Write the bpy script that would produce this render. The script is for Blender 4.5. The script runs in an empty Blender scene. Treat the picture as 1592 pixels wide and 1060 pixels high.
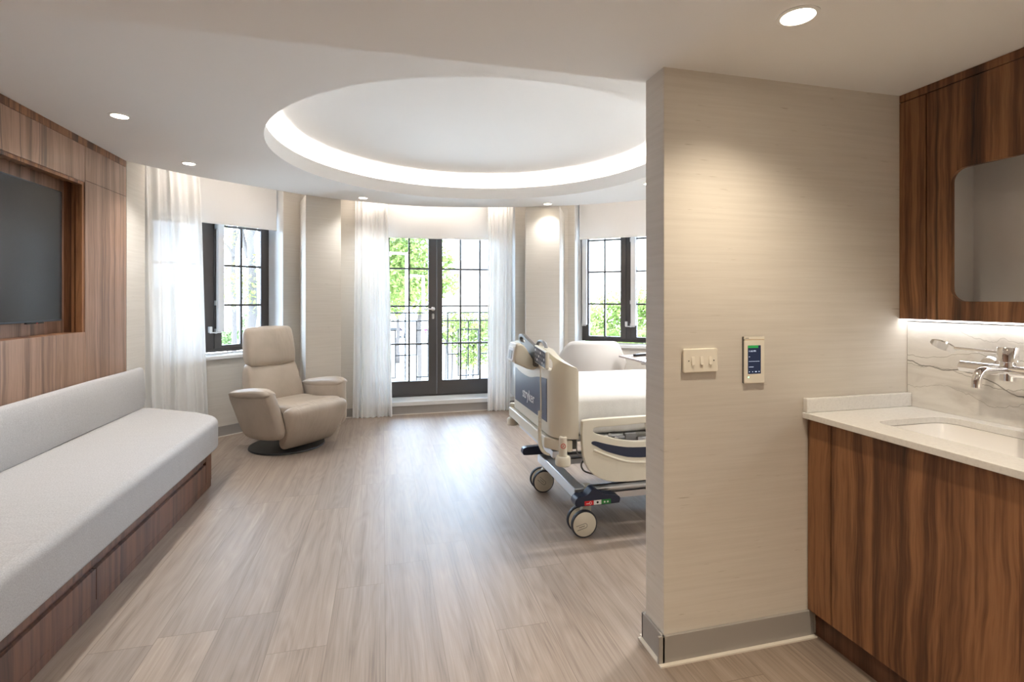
import bpy, bmesh, math, random
from mathutils import Vector, Matrix, noise
R = math.radians
PI = math.pi
scene = bpy.context.scene
COL = scene.collection
random.seed(7)

# ------------------------------------------------------------------ materials
def new_mat(name):
    m = bpy.data.materials.new(name); m.use_nodes = True
    nt = m.node_tree; nt.nodes.clear()
    out = nt.nodes.new('ShaderNodeOutputMaterial')
    return m, nt, out
def N(nt, typ, **kw):
    n = nt.nodes.new(typ)
    for k, v in kw.items():
        if hasattr(n, k) and k not in ('inputs',): setattr(n, k, v)
    return n
def L(nt, a, b): nt.links.new(a, b)
def srgb(r, g, b):
    f = lambda c: (c/255/12.92) if c <= 10.3 else ((c/255+.055)/1.055)**2.4
    return (f(r), f(g), f(b), 1)
def bsdf(nt, out, col=None, rough=.5, metal=0, spec=None, coat=0):
    b = N(nt, 'ShaderNodeBsdfPrincipled')
    if col is not None: b.inputs['Base Color'].default_value = col
    b.inputs['Roughness'].default_value = rough
    b.inputs['Metallic'].default_value = metal
    if spec is not None: b.inputs['Specular IOR Level'].default_value = spec
    if coat: b.inputs['Coat Weight'].default_value = coat
    L(nt, b.outputs[0], out.inputs[0])
    return b
def noise_vec(nt, scale3, coord='pos'):
    if coord == 'pos':
        g = N(nt, 'ShaderNodeNewGeometry'); src = g.outputs['Position']
    else:
        g = N(nt, 'ShaderNodeTexCoord'); src = g.outputs['Object']
    mp = N(nt, 'ShaderNodeMapping'); mp.inputs['Scale'].default_value = scale3
    L(nt, src, mp.inputs['Vector'])
    return mp.outputs[0]
def ntex(nt, vec, scale=1, detail=3, rough=.5, dist=0):
    n = N(nt, 'ShaderNodeTexNoise')
    n.inputs['Scale'].default_value = scale; n.inputs['Detail'].default_value = detail
    n.inputs['Roughness'].default_value = rough; n.inputs['Distortion'].default_value = dist
    L(nt, vec, n.inputs['Vector'])
    return n.outputs['Fac']
def ramp(nt, fac, stops):
    r = N(nt, 'ShaderNodeValToRGB')
    el = r.color_ramp.elements
    while len(el) < len(stops): el.new(.5)
    for e, (p, c) in zip(el, stops): e.position = p; e.color = c
    L(nt, fac, r.inputs['Fac'])
    return r.outputs['Color']
def bump(nt, b, height, strength=.2, dist=.01):
    bp = N(nt, 'ShaderNodeBump'); bp.inputs['Strength'].default_value = strength; bp.inputs['Distance'].default_value = dist
    L(nt, height, bp.inputs['Height']); L(nt, bp.outputs[0], b.inputs['Normal'])
def math_n(nt, op, a, b=None):
    m = N(nt, 'ShaderNodeMath', operation=op)
    for i, v in enumerate((a, b)):
        if v is None: continue
        if isinstance(v, (int, float)): m.inputs[i].default_value = v
        else: L(nt, v, m.inputs[i])
    return m.outputs[0]
def mixc(nt, fac, a, b, blend='MIX'):
    m = N(nt, 'ShaderNodeMix', data_type='RGBA', blend_type=blend)
    for sock, v in ((m.inputs[0], fac), (m.inputs[6], a), (m.inputs[7], b)):
        if isinstance(v, (int, float, tuple)): sock.default_value = v
        else: L(nt, v, sock)
    return m.outputs[2]
def plain(name, col, rough=.5, metal=0, bumpy=None, spec=None, coat=0, var=0):
    m, nt, out = new_mat(name)
    b = bsdf(nt, out, col, rough, metal, spec, coat)
    if var:
        f = ntex(nt, noise_vec(nt, (3, 3, 3)), 2, 4)
        c = mixc(nt, f, tuple(x*(1-var) for x in col[:3])+(1,), tuple(min(1, x*(1+var)) for x in col[:3])+(1,))
        L(nt, c, b.inputs['Base Color'])
    if bumpy:
        h = ntex(nt, noise_vec(nt, (1, 1, 1), 'obj'), bumpy[0], bumpy[3] if len(bumpy) > 3 else 4)
        bump(nt, b, h, bumpy[1], bumpy[2])
    return m
def emit(name, col, s):
    m, nt, out = new_mat(name)
    e = N(nt, 'ShaderNodeEmission'); e.inputs[0].default_value = col; e.inputs[1].default_value = s
    L(nt, e.outputs[0], out.inputs[0])
    return m

def mat_wallpaper():
    m, nt, out = new_mat('woven_wallpaper')
    b = bsdf(nt, out, None, .75)
    f1 = ntex(nt, noise_vec(nt, (2.2, 2.2, 70)), 1, 5, .6)
    f2 = ntex(nt, noise_vec(nt, (7, 7, 190)), 1, 3, .6)
    c = ramp(nt, f1, [(.2, srgb(206, 200, 191)), (.5, srgb(213, 207, 198)), (.8, srgb(219, 214, 206))])
    # rare darker slubs
    f3 = ntex(nt, noise_vec(nt, (11, 11, 150)), 1, 1, .4)
    s = ramp(nt, f3, [(.76, (0, 0, 0, 1)), (.84, (.5, .5, .5, 1))])
    c2 = mixc(nt, s, c, srgb(150, 134, 112))
    L(nt, c2, b.inputs['Base Color'])
    bump(nt, b, f2, .12, .003)
    return m

def mat_walnut(name, dark, mid, light, k=1.0, rough=.38, strip=.11, spec=.5):
    m, nt, out = new_mat(name)
    b = bsdf(nt, out, None, rough, spec=spec)
    pos = N(nt, 'ShaderNodeNewGeometry').outputs['Position']
    sep = N(nt, 'ShaderNodeSeparateXYZ'); L(nt, pos, sep.inputs[0])
    xy = math_n(nt, 'ADD', sep.outputs[0], sep.outputs[1])
    wob = ntex(nt, noise_vec(nt, (2.2, 2.2, 1.5)), 1, 3, .55)
    xyw = math_n(nt, 'ADD', xy, math_n(nt, 'MULTIPLY', wob, .085))
    cb = N(nt, 'ShaderNodeCombineXYZ')
    L(nt, math_n(nt, 'MULTIPLY', xyw, 13*k), cb.inputs[0]); L(nt, math_n(nt, 'MULTIPLY', sep.outputs[2], .32), cb.inputs[1])
    g1 = ntex(nt, cb.outputs[0], 1, 6, .62)
    cb2 = N(nt, 'ShaderNodeCombineXYZ')
    L(nt, math_n(nt, 'MULTIPLY', xyw, 120), cb2.inputs[0]); L(nt, math_n(nt, 'MULTIPLY', sep.outputs[2], 5), cb2.inputs[1])
    g2 = ntex(nt, cb2.outputs[0], 1, 3, .6)
    st = math_n(nt, 'FLOOR', math_n(nt, 'DIVIDE', xy, strip))
    wn = N(nt, 'ShaderNodeTexWhiteNoise', noise_dimensions='1D'); L(nt, st, wn.inputs['W'])
    tone = math_n(nt, 'ADD', math_n(nt, 'MULTIPLY', wn.outputs['Value'], .17), -.085)
    g = math_n(nt, 'ADD', math_n(nt, 'ADD', math_n(nt, 'MULTIPLY', g1, .8), math_n(nt, 'MULTIPLY', g2, .2)), tone)
    c = ramp(nt, g, [(.30, dark), (.43, mid), (.55, light), (.68, mid)])
    # thin dark veins
    wv = math_n(nt, 'ABSOLUTE', math_n(nt, 'SUBTRACT', math_n(nt, 'FRACT', math_n(nt, 'MULTIPLY', xyw, 6.1)), .5))
    vv = ramp(nt, wv, [(0, (.9, .9, .9, 1)), (.02, (.6, .6, .6, 1)), (.055, (0, 0, 0, 1))])
    gate = ramp(nt, ntex(nt, noise_vec(nt, (3, 3, .5)), 1.3, 2), [(.45, (0, 0, 0, 1)), (.6, (1, 1, 1, 1))])
    c = mixc(nt, mixc(nt, 1.0, vv, gate, 'MULTIPLY'), c, dark)
    L(nt, c, b.inputs['Base Color'])
    bump(nt, b, g2, .05, .002)
    return m

def mat_floor():
    m, nt, out = new_mat('oak_plank_vinyl')
    b = bsdf(nt, out, None, .5, spec=.6)
    pos = N(nt, 'ShaderNodeNewGeometry').outputs['Position']
    sep = N(nt, 'ShaderNodeSeparateXYZ'); L(nt, pos, sep.inputs[0])
    W, LN = .228, 1.42
    xr = math_n(nt, 'DIVIDE', math_n(nt, 'ADD', sep.outputs[0], 20.054), W)
    row = math_n(nt, 'FLOOR', xr)
    wr = N(nt, 'ShaderNodeTexWhiteNoise', noise_dimensions='1D'); L(nt, row, wr.inputs['W'])
    yr = math_n(nt, 'ADD', math_n(nt, 'DIVIDE', math_n(nt, 'ADD', sep.outputs[1], 20), LN), math_n(nt, 'MULTIPLY', wr.outputs['Value'], 7.3))
    idx = math_n(nt, 'FLOOR', yr)
    cid = N(nt, 'ShaderNodeCombineXYZ'); L(nt, row, cid.inputs[0]); L(nt, idx, cid.inputs[1])
    wn = N(nt, 'ShaderNodeTexWhiteNoise', noise_dimensions='3D'); L(nt, cid.outputs[0], wn.inputs['Vector'])
    rnd = wn.outputs['Value']
    off = math_n(nt, 'MULTIPLY', rnd, 37.0)
    # cathedral grain
    cv = N(nt, 'ShaderNodeCombineXYZ')
    L(nt, math_n(nt, 'MULTIPLY', sep.outputs[0], 6.5), cv.inputs[0]); L(nt, math_n(nt, 'ADD', math_n(nt, 'MULTIPLY', sep.outputs[1], .75), off), cv.inputs[1]); L(nt, off, cv.inputs[2])
    gA = ntex(nt, cv.outputs[0], 1, 2, .45, 0)
    rings = math_n(nt, 'ABSOLUTE', math_n(nt, 'SUBTRACT', math_n(nt, 'FRACT', math_n(nt, 'MULTIPLY', gA, 13)), .5))
    cf = N(nt, 'ShaderNodeCombineXYZ')
    L(nt, math_n(nt, 'MULTIPLY', sep.outputs[0], 150), cf.inputs[0]); L(nt, math_n(nt, 'ADD', math_n(nt, 'MULTIPLY', sep.outputs[1], 3.2), off), cf.inputs[1])
    gF = ntex(nt, cf.outputs[0], 1, 4, .6)
    cs = N(nt, 'ShaderNodeCombineXYZ')
    L(nt, math_n(nt, 'MULTIPLY', sep.outputs[0], 16), cs.inputs[0]); L(nt, math_n(nt, 'ADD', math_n(nt, 'MULTIPLY', sep.outputs[1], .5), off), cs.inputs[1])
    gS = ntex(nt, cs.outputs[0], 1, 3, .5)
    gg = math_n(nt, 'ADD', math_n(nt, 'ADD', math_n(nt, 'MULTIPLY', rings, .16), math_n(nt, 'MULTIPLY', gF, .46)), math_n(nt, 'MULTIPLY', gS, .42))
    c = ramp(nt, gg, [(.28, srgb(112, 98, 88)), (.43, srgb(144, 129, 117)), (.58, srgb(161, 146, 134)), (.74, srgb(182, 168, 155))])
    tint = ramp(nt, rnd, [(0, (.80, .80, .81, 1)), (.3, (.90, .90, .905, 1)), (.7, (.95, .945, .935, 1)), (1, (1.03, 1.01, .975, 1))])
    c = mixc(nt, 1.0, c, tint, 'MULTIPLY')
    fx = math_n(nt, 'FRACT', xr); fy = math_n(nt, 'FRACT', yr)
    ex = math_n(nt, 'MINIMUM', fx, math_n(nt, 'SUBTRACT', 1.0, fx))
    ey = math_n(nt, 'MINIMUM', fy, math_n(nt, 'SUBTRACT', 1.0, fy))
    sx = math_n(nt, 'LESS_THAN', ex, .007); sy = math_n(nt, 'LESS_THAN', ey, .0012)
    seam = math_n(nt, 'MAXIMUM', sx, sy)
    c = mixc(nt, math_n(nt, 'MULTIPLY', seam, .45), c, srgb(88, 72, 60))
    L(nt, c, b.inputs['Base Color'])
    rr = ramp(nt, gF, [(.3, (.40, .40, .40, 1)), (.7, (.52, .52, .52, 1))])
    L(nt, rr, b.inputs['Roughness'])
    bump(nt, b, gg, .06, .002)
    return m

def mat_fabric(name, c1, c2, sc=1.0):
    m, nt, out = new_mat(name)
    b = bsdf(nt, out, None, .9, spec=.2)
    f = ntex(nt, noise_vec(nt, (160*sc, 160*sc, 620*sc), 'obj'), 1, 2)
    f2 = ntex(nt, noise_vec(nt, (700*sc, 700*sc, 120*sc), 'obj'), 1, 2)
    ff = math_n(nt, 'MULTIPLY', math_n(nt, 'ADD', f, f2), .5)
    L(nt, ramp(nt, ff, [(.35, c1), (.65, c2)]), b.inputs['Base Color'])
    wr = ntex(nt, noise_vec(nt, (1.2, 5, 2.0), 'obj'), 2.2, 3, .5, .4)
    h = math_n(nt, 'ADD', math_n(nt, 'MULTIPLY', ff, .05), wr)
    bump(nt, b, h, .18, .03)
    return m

def mat_marble():
    m, nt, out = new_mat('veined_marble')
    b = bsdf(nt, out, None, .12)
    pos = N(nt, 'ShaderNodeNewGeometry').outputs['Position']
    sep = N(nt, 'ShaderNodeSeparateXYZ'); L(nt, pos, sep.inputs[0])
    base = ramp(nt, ntex(nt, noise_vec(nt, (1, 2.4, 9)), 1.6, 6, .6, .8), [(.3, srgb(205, 200, 194)), (.5, srgb(226, 223, 218)), (.7, srgb(238, 236, 232))])
    w1 = ntex(nt, noise_vec(nt, (0, 5.5, 2.0)), 1, 4, .42)
    w2 = ntex(nt, noise_vec(nt, (0, 4, 1.6)), 1.3, 5, .5)
    c = base
    for (z0, sl, amp, wd, src, colr) in ((1.062, -.15, .16, .0035, w1, srgb(74, 74, 68)), (1.068, -.12, .18, .0018, w2, srgb(140, 136, 124)), (1.20, .1, .2, .002, w1, srgb(165, 160, 150)), (1.02, .0, .22, .0014, w2, srgb(160, 155, 146)), (1.26, -.1, .25, .0016, w2, srgb(170, 166, 158))):
        zz = math_n(nt, 'ADD', math_n(nt, 'SUBTRACT', sep.outputs[2], z0), math_n(nt, 'MULTIPLY', math_n(nt, 'SUBTRACT', src, .5), amp))
        zz = math_n(nt, 'ADD', zz, math_n(nt, 'MULTIPLY', math_n(nt, 'SUBTRACT', sep.outputs[1], 1.3), sl))
        d = math_n(nt, 'DIVIDE', math_n(nt, 'ABSOLUTE', zz), wd)
        f = ramp(nt, d, [(0, (.95, .95, .95, 1)), (1, (0, 0, 0, 1))])
        c = mixc(nt, f, c, colr)
    L(nt, c, b.inputs['Base Color'])
    return m

def mat_quartz():
    m, nt, out = new_mat('cream_quartz')
    b = bsdf(nt, out, None, .22)
    f = ntex(nt, noise_vec(nt, (1, 1, 1)), 90, 3, .7)
    L(nt, ramp(nt, f, [(.3, srgb(219, 218, 216)), (.45, srgb(227, 226, 224)), (.7, srgb(232, 231, 229))]), b.inputs['Base Color'])
    return m

def mat_leather():
    m, nt, out = new_mat('taupe_leather')
    b = bsdf(nt, out, srgb(176, 164, 150), .38)
    f = ntex(nt, noise_vec(nt, (1, 1, 1), 'obj'), 4, 3)
    L(nt, ramp(nt, f, [(.3, srgb(168, 156, 142)), (.7, srgb(184, 172, 158))]), b.inputs['Base Color'])
    wr = ntex(nt, noise_vec(nt, (14, 4, 5), 'obj'), 1.0, 3, .55, 1.2)
    fine = ntex(nt, noise_vec(nt, (1, 1, 1), 'obj'), 260, 2)
    bump(nt, b, math_n(nt, 'ADD', wr, math_n(nt, 'MULTIPLY', fine, .06)), .22, .018)
    return m

def mat_sheer():
    m, nt, out = new_mat('sheer_voile')
    d = N(nt, 'ShaderNodeBsdfDiffuse'); d.inputs[0].default_value = (.93, .93, .92, 1)
    t = N(nt, 'ShaderNodeBsdfTranslucent'); t.inputs[0].default_value = (.93, .93, .92, 1)
    tr = N(nt, 'ShaderNodeBsdfTransparent')
    a = N(nt, 'ShaderNodeMixShader'); a.inputs[0].default_value = .12
    L(nt, d.outputs[0], a.inputs[1]); L(nt, t.outputs[0], a.inputs[2])
    s = N(nt, 'ShaderNodeMixShader')
    lw = N(nt, 'ShaderNodeLayerWeight'); lw.inputs['Blend'].default_value = .35
    f = math_n(nt, 'MULTIPLY', math_n(nt, 'SUBTRACT', 1.0, lw.outputs['Facing']), .018)
    L(nt, f, s.inputs[0]); L(nt, a.outputs[0], s.inputs[1]); L(nt, tr.outputs[0], s.inputs[2])
    L(nt, s.outputs[0], out.inputs[0])
    return m
def mat_translucent(name, col, f=.35):
    m, nt, out = new_mat(name)
    d = N(nt, 'ShaderNodeBsdfDiffuse'); d.inputs[0].default_value = col
    t = N(nt, 'ShaderNodeBsdfTranslucent'); t.inputs[0].default_value = col
    a = N(nt, 'ShaderNodeMixShader'); a.inputs[0].default_value = f
    L(nt, d.outputs[0], a.inputs[1]); L(nt, t.outputs[0], a.inputs[2]); L(nt, a.outputs[0], out.inputs[0])
    return m
def mat_glass():
    m, nt, out = new_mat('window_glass')
    tr = N(nt, 'ShaderNodeBsdfTransparent'); tr.inputs[0].default_value = (.97, .985, .98, 1)
    g = N(nt, 'ShaderNodeBsdfGlossy'); g.inputs['Roughness'].default_value = .02
    fr = N(nt, 'ShaderNodeFresnel'); fr.inputs[0].default_value = 1.45
    s = N(nt, 'ShaderNodeMixShader')
    L(nt, fr.outputs[0], s.inputs[0]); L(nt, tr.outputs[0], s.inputs[1]); L(nt, g.outputs[0], s.inputs[2])
    L(nt, s.outputs[0], out.inputs[0])
    return m
def mat_leaf(name, c1, c2):
    m, nt, out = new_mat(name)
    f = ntex(nt, noise_vec(nt, (1, 1, 1)), 1.7, 4, .7)
    c = ramp(nt, f, [(.35, c1), (.65, c2)])
    d = N(nt, 'ShaderNodeBsdfDiffuse'); t = N(nt, 'ShaderNodeBsdfTranslucent')
    L(nt, c, d.inputs[0]); L(nt, c, t.inputs[0])
    a = N(nt, 'ShaderNodeMixShader'); a.inputs[0].default_value = .4
    L(nt, d.outputs[0], a.inputs[1]); L(nt, t.outputs[0], a.inputs[2]); L(nt, a.outputs[0], out.inputs[0])
    return m

M = dict(
    paper=mat_wallpaper(),
    ceil=plain('ceiling_paint', srgb(236, 236, 236), .85),
    white=plain('white_paint', srgb(232, 232, 231), .5),
    floor=mat_floor(),
    wal=mat_walnut('walnut_veneer', srgb(44, 27, 18), srgb(98, 63, 41), srgb(150, 106, 72)),
    walp=mat_walnut('walnut_panelling', srgb(84, 61, 49), srgb(132, 102, 83), srgb(164, 131, 110), 1.3, .34, .085, .8),
    wald=mat_walnut('walnut_bench_veneer', srgb(50, 31, 22), srgb(88, 58, 42), srgb(112, 76, 56), 1.3, .42, .07),
    skirt=plain('grey_skirting', srgb(158, 154, 150), .55),
    caulk=plain('white_sealant', srgb(222, 216, 206), .6),
    fab=mat_fabric('pale_woven_fabric', srgb(168, 166, 165), srgb(200, 198, 197)),
    leather=mat_leather(),
    black=plain('black_gloss', srgb(16, 17, 19), .25),
    disc=plain('black_powder_coat', srgb(38, 38, 40), .4, .3),
    screen=plain('tv_screen', srgb(24, 27, 31), .16, spec=.6),
    bezel=plain('grey_bezel', srgb(70, 76, 84), .3, .5),
    bronze=plain('dark_bronze_frame', srgb(74, 70, 68), .45, .15),
    glass=mat_glass(),
    sheer=mat_sheer(),
    blind=mat_translucent('roller_blind_fabric', (.84, .835, .83, 1), .16),
    chrome=plain('chrome', (.88, .88, .9, 1), .06, 1),
    steel=plain('brushed_steel', (.62, .63, .65, 1), .28, 1),
    alu=plain('satin_aluminium', (.72, .73, .74, 1), .35, .8),
    marble=mat_marble(), quartz=mat_quartz(),
    ceramic=plain('white_ceramic', srgb(244, 242, 240), .1),
    grey=plain('grey_laminate', srgb(224, 223, 223), .4),
    bedp=plain('beige_bed_plastic', srgb(224, 218, 202), .4),
    navy=plain('navy_plastic', srgb(34, 42, 66), .35),
    navyp=plain('navy_panel', srgb(58, 66, 92), .35),
    dgrey=plain('dark_grey_plastic', srgb(82, 80, 78), .38),
    mgrey=plain('mid_grey_plastic', srgb(140, 140, 142), .4),
    rubber=plain('grey_rubber', srgb(44, 46, 54), .6),
    sheet=mat_fabric('white_bed_linen', srgb(218, 217, 215), srgb(228, 227, 225), .7),
    wplas=plain('white_plastic', srgb(236, 230, 216), .3),
    tubw=plain('white_shell', srgb(238, 236, 234), .45),
    red=plain('red_mark', srgb(206, 30, 40), .4), green=plain('green_mark', srgb(40, 130, 60), .4),
    mwhite=plain('white_mark', srgb(240, 240, 240), .4), yellow=plain('yellow_mark', srgb(222, 160, 20), .4),
    mblack=plain('black_mark', srgb(28, 28, 30), .5),
    scr=emit('panel_screen_glow', srgb(38, 42, 56), .8), scrg=emit('panel_green_glow', srgb(44, 120, 60), .9),
    scrt=emit('panel_text_glow', srgb(190, 196, 214), .9), led=emit('green_led', (.25, 1, .35, 1), 2.5),
    lens=emit('lamp_lens', (1, .86, .66, 1), 14),
    strip=emit('warm_led_strip', (1, .92, .82, 1), 62), stripp=emit('warm_led_pocket', (1, .87, .75, 1), 22), stripw=emit('white_led_strip', (1, .98, .97, 1), 4.4),
    leaf=mat_leaf('leaf_green', srgb(92, 114, 58), srgb(136, 148, 88)),
    leafd=mat_leaf('leaf_deep_green', srgb(80, 104, 68), srgb(120, 138, 94)),
    bark=plain('bark', srgb(64, 59, 56), .9, var=.2),
    stucco=plain('pale_stucco', srgb(232, 226, 216), .9, var=.05),
    roofm=plain('grey_roof', srgb(150, 152, 158), .8),
    asph=plain('pale_asphalt', srgb(178, 174, 168), .9, var=.08), pave=plain('paving', srgb(206, 200, 190), .9, var=.05),
    iron=plain('grey_ironwork', srgb(62, 64, 68), .5),
    lamp=plain('pale_grey_metal', srgb(206, 208, 210), .5),
    carb=plain('car_paint', srgb(196, 198, 204), .25), carr=plain('red_paint', srgb(190, 60, 60), .3),
    pink=plain('pink_cloth', srgb(226, 80, 160), .8), skin=plain('skin', srgb(214, 170, 146), .6), tabt=plain('taupe_laminate', srgb(196, 186, 184), .3),
    palepane=plain('pale_pane', srgb(176, 182, 188), .2),
    folder=plain('pale_card', srgb(226, 212, 206), .6),
)

# ------------------------------------------------------------------ mesh helpers
def box(bm, x0, x1, y0, y1, z0, z1, f=None):
    c = [(x0, y0, z0), (x1, y0, z0), (x1, y1, z0), (x0, y1, z0), (x0, y0, z1), (x1, y0, z1), (x1, y1, z1), (x0, y1, z1)]
    if f: c = [f(*p) for p in c]
    v = [bm.verts.new(p) for p in c]
    for q in ((0, 3, 2, 1), (4, 5, 6, 7), (0, 1, 5, 4), (1, 2, 6, 5), (2, 3, 7, 6), (3, 0, 4, 7)):
        bm.faces.new([v[i] for i in q])
def extr(bm, pts, f, w0, w1):
    a = [bm.verts.new(f(u, v, w0)) for u, v in pts]; b = [bm.verts.new(f(u, v, w1)) for u, v in pts]
    n = len(pts)
    bm.faces.new(a[::-1]); bm.faces.new(b)
    for i in range(n): bm.faces.new([a[i], a[(i+1) % n], b[(i+1) % n], b[i]])
XY = lambda u, v, w: (u, v, w)
XZ = lambda u, v, w: (u, w, v)
YZ = lambda u, v, w: (w, u, v)
def prism(bm, pts, z0, z1): extr(bm, pts, XY, z0, z1)
def frame_of(d):
    d = Vector(d).normalized()
    a = Vector((0, 0, 1)) if abs(d.z) < .9 else Vector((1, 0, 0))
    x = d.cross(a).normalized(); y = d.cross(x).normalized()
    return x, y
def tube(bm, pts, r, seg=10, caps=True):
    pts = [Vector(p) for p in pts]
    n = len(pts); rad = r if isinstance(r, (list, tuple)) else [r]*n
    rings = []; x = None
    for i, p in enumerate(pts):
        d = (pts[min(i+1, n-1)]-pts[max(i-1, 0)]).normalized()
        if x is None: x, y = frame_of(d)
        else:
            x = (x - d*x.dot(d)).normalized(); y = d.cross(x)
        rings.append([bm.verts.new(p + (x*math.cos(2*PI*k/seg)+y*math.sin(2*PI*k/seg))*rad[i]) for k in range(seg)])
    for i in range(n-1):
        for k in range(seg):
            bm.faces.new([rings[i][k], rings[i][(k+1) % seg], rings[i+1][(k+1) % seg], rings[i+1][k]])
    if caps:
        bm.faces.new(rings[0][::-1]); bm.faces.new(rings[-1])
def cyl(bm, p0, p1, r, r1=None, seg=24): tube(bm, [p0, p1], [r, r if r1 is None else r1], seg)
def lathe(bm, prof, c=(0, 0, 0), axis='Z', seg=32, caps=True):
    rings = []
    for (r, h) in prof:
        ring = []
        for k in range(seg):
            a = 2*PI*k/seg; p, q = r*math.cos(a), r*math.sin(a)
            v = (p, q, h) if axis == 'Z' else ((p, h, q) if axis == 'Y' else (h, p, q))
            ring.append(bm.verts.new((c[0]+v[0], c[1]+v[1], c[2]+v[2])))
        rings.append(ring)
    for i in range(len(prof)-1):
        for k in range(seg): bm.faces.new([rings[i][k], rings[i][(k+1) % seg], rings[i+1][(k+1) % seg], rings[i+1][k]])
    for ring in ((rings[0], rings[-1]) if caps else ()):
        try: bm.faces.new(ring)
        except ValueError: pass
def smoothcurve(pts, n=6, closed=True):
    out = []; m = len(pts)
    rng = range(m) if closed else range(m-1)
    for i in rng:
        g = lambda j: pts[j % m] if closed else pts[max(0, min(m-1, j))]
        p0, p1, p2, p3 = g(i-1), g(i), g(i+1), g(i+2)
        for k in range(n):
            t = k/n
            out.append(tuple(.5*((2*b)+(-a+c)*t+(2*a-5*b+4*c-d)*t*t+(-a+3*b-3*c+d)*t**3) for a, b, c, d in zip(p0, p1, p2, p3)))
    if not closed: out.append(tuple(pts[-1]))
    return out
def chaikin(pts, it=2):
    for _ in range(it):
        o = []; n = len(pts)
        for i in range(n):
            a, b = pts[i], pts[(i+1) % n]
            o += [tuple(.75*p+.25*q for p, q in zip(a, b)), tuple(.25*p+.75*q for p, q in zip(a, b))]
        pts = o
    return pts
def rrect(x0, x1, y0, y1, r, n=5):
    o = []
    for cx, cy, a0 in ((x1-r, y1-r, 0), (x0+r, y1-r, 90), (x0+r, y0+r, 180), (x1-r, y0+r, 270)):
        for k in range(n+1):
            a = R(a0+90*k/n); o.append((cx+r*math.cos(a), cy+r*math.sin(a)))
    return o
def cushion(bm, prof, x0, x1, r, bulge=0, warp=None, ns=14, f=None):
    """loft a closed side profile (y,z) along x with rounded ends"""
    cy = sum(p[0] for p in prof)/len(prof); cz = sum(p[1] for p in prof)/len(prof)
    ey = max(abs(p[0]-cy) for p in prof); ez = max(abs(p[1]-cz) for p in prof)
    w = x1-x0; st = []
    k = 5
    for i in range(k+1):
        a = PI/2*i/k; st.append((x0+r*(1-math.sin(a)), r*(1-math.cos(a))))
    st = [(x0+r*(1-math.cos(PI/2*i/k)), r*(1-math.sin(PI/2*i/k))) for i in range(k+1)]
    mid = [(x0+r+(w-2*r)*i/ns, 0) for i in range(1, ns)]
    en = [(x1-(s[0]-x0), s[1]) for s in st[::-1]]
    rings = []
    for x, ins in st+mid+en:
        t = (x-x0)/w*2-1
        b = bulge*(1-t*t)
        ring = []
        for (y, z) in prof:
            dy, dz = y-cy, z-cz; ln = math.hypot(dy, dz) or 1
            sy = max(.05, 1-ins/ey); sz = max(.05, 1-ins/ez)
            p = (x, cy+dy*sy+b*dy/ln, cz+dz*sz+b*dz/ln)
            if warp: p = warp(*p)
            if f: p = f(*p)
            ring.append(bm.verts.new(p))
        rings.append(ring)
    n = len(prof)
    for i in range(len(rings)-1):
        for j in range(n): bm.faces.new([rings[i][j], rings[i][(j+1) % n], rings[i+1][(j+1) % n], rings[i+1][j]])
    bm.faces.new(rings[0][::-1]); bm.faces.new(rings[-1])
def plate(bm, outer, holes, f, w0, w1, slices=(), sl_v=()):
    """flat outline (u,v) with holes, sliced, mapped by f(u,v,w), with thickness w0..w1"""
    t = bmesh.new(); edges = []
    for loop in [outer]+list(holes):
        vs = [t.verts.new((u, v, 0)) for u, v in loop]
        for i in range(len(vs)): edges.append(t.edges.new((vs[i], vs[(i+1) % len(vs)])))
    bmesh.ops.triangle_fill(t, use_beauty=True, use_dissolve=False, edges=edges, normal=(0, 0, 1))
    for s in slices:
        bmesh.ops.bisect_plane(t, geom=t.verts[:]+t.edges[:]+t.faces[:], plane_co=(s, 0, 0), plane_no=(1, 0, 0))
    for s in sl_v:
        bmesh.ops.bisect_plane(t, geom=t.verts[:]+t.edges[:]+t.faces[:], plane_co=(0, s, 0), plane_no=(0, 1, 0))
    t.verts.index_update()
    A = [bm.verts.new(f(v.co.x, v.co.y, w0)) for v in t.verts]; B = [bm.verts.new(f(v.co.x, v.co.y, w1)) for v in t.verts]
    for fc in t.faces:
        ids = [v.index for v in fc.verts]
        bm.faces.new([A[i] for i in ids[::-1]]); bm.faces.new([B[i] for i in ids])
    for e in t.edges:
        if len(e.link_faces) == 1:
            i, j = e.verts[0].index, e.verts[1].index
            bm.faces.new([A[i], A[j], B[j], B[i]])
    t.free()

def mesh(name, bm, mat, parent=None, smooth=False, bevel=0, seg=2, sub=0, recalc=True, auto=None):
    if recalc: bmesh.ops.recalc_face_normals(bm, faces=bm.faces[:])
    me = bpy.data.meshes.new(name); bm.to_mesh(me); bm.free()
    o = bpy.data.objects.new(name, me); COL.objects.link(o)
    me.materials.append(M[mat] if isinstance(mat, str) else mat)
    if smooth or auto:
        me.polygons.foreach_set('use_smooth', [True]*len(me.polygons))
        if auto: me.set_sharp_from_angle(angle=R(auto))
    if bevel:
        b = o.modifiers.new('edge', 'BEVEL'); b.width = bevel; b.segments = seg; b.limit_method = 'ANGLE'; b.angle_limit = R(40)
        b.harden_normals = False
    if sub:
        s = o.modifiers.new('smooth', 'SUBSURF'); s.levels = sub; s.render_levels = sub
    if parent: o.parent = parent
    return o
def tag(o, label, cat, group=None, kind=None):
    if label: o['label'] = label
    if cat: o['category'] = cat
    if group: o['group'] = group
    if kind: o['kind'] = kind
    return o
def empty(name, loc=(0, 0, 0), rz=0):
    o = bpy.data.objects.new(name, None); COL.objects.link(o)
    o.location = loc; o.rotation_euler = (0, 0, rz); o.empty_display_size = .1
    return o
def thing(name, label, cat, loc=(0, 0, 0), rz=0, group=None): return tag(empty(name, loc, rz), label, cat, group)
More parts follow.
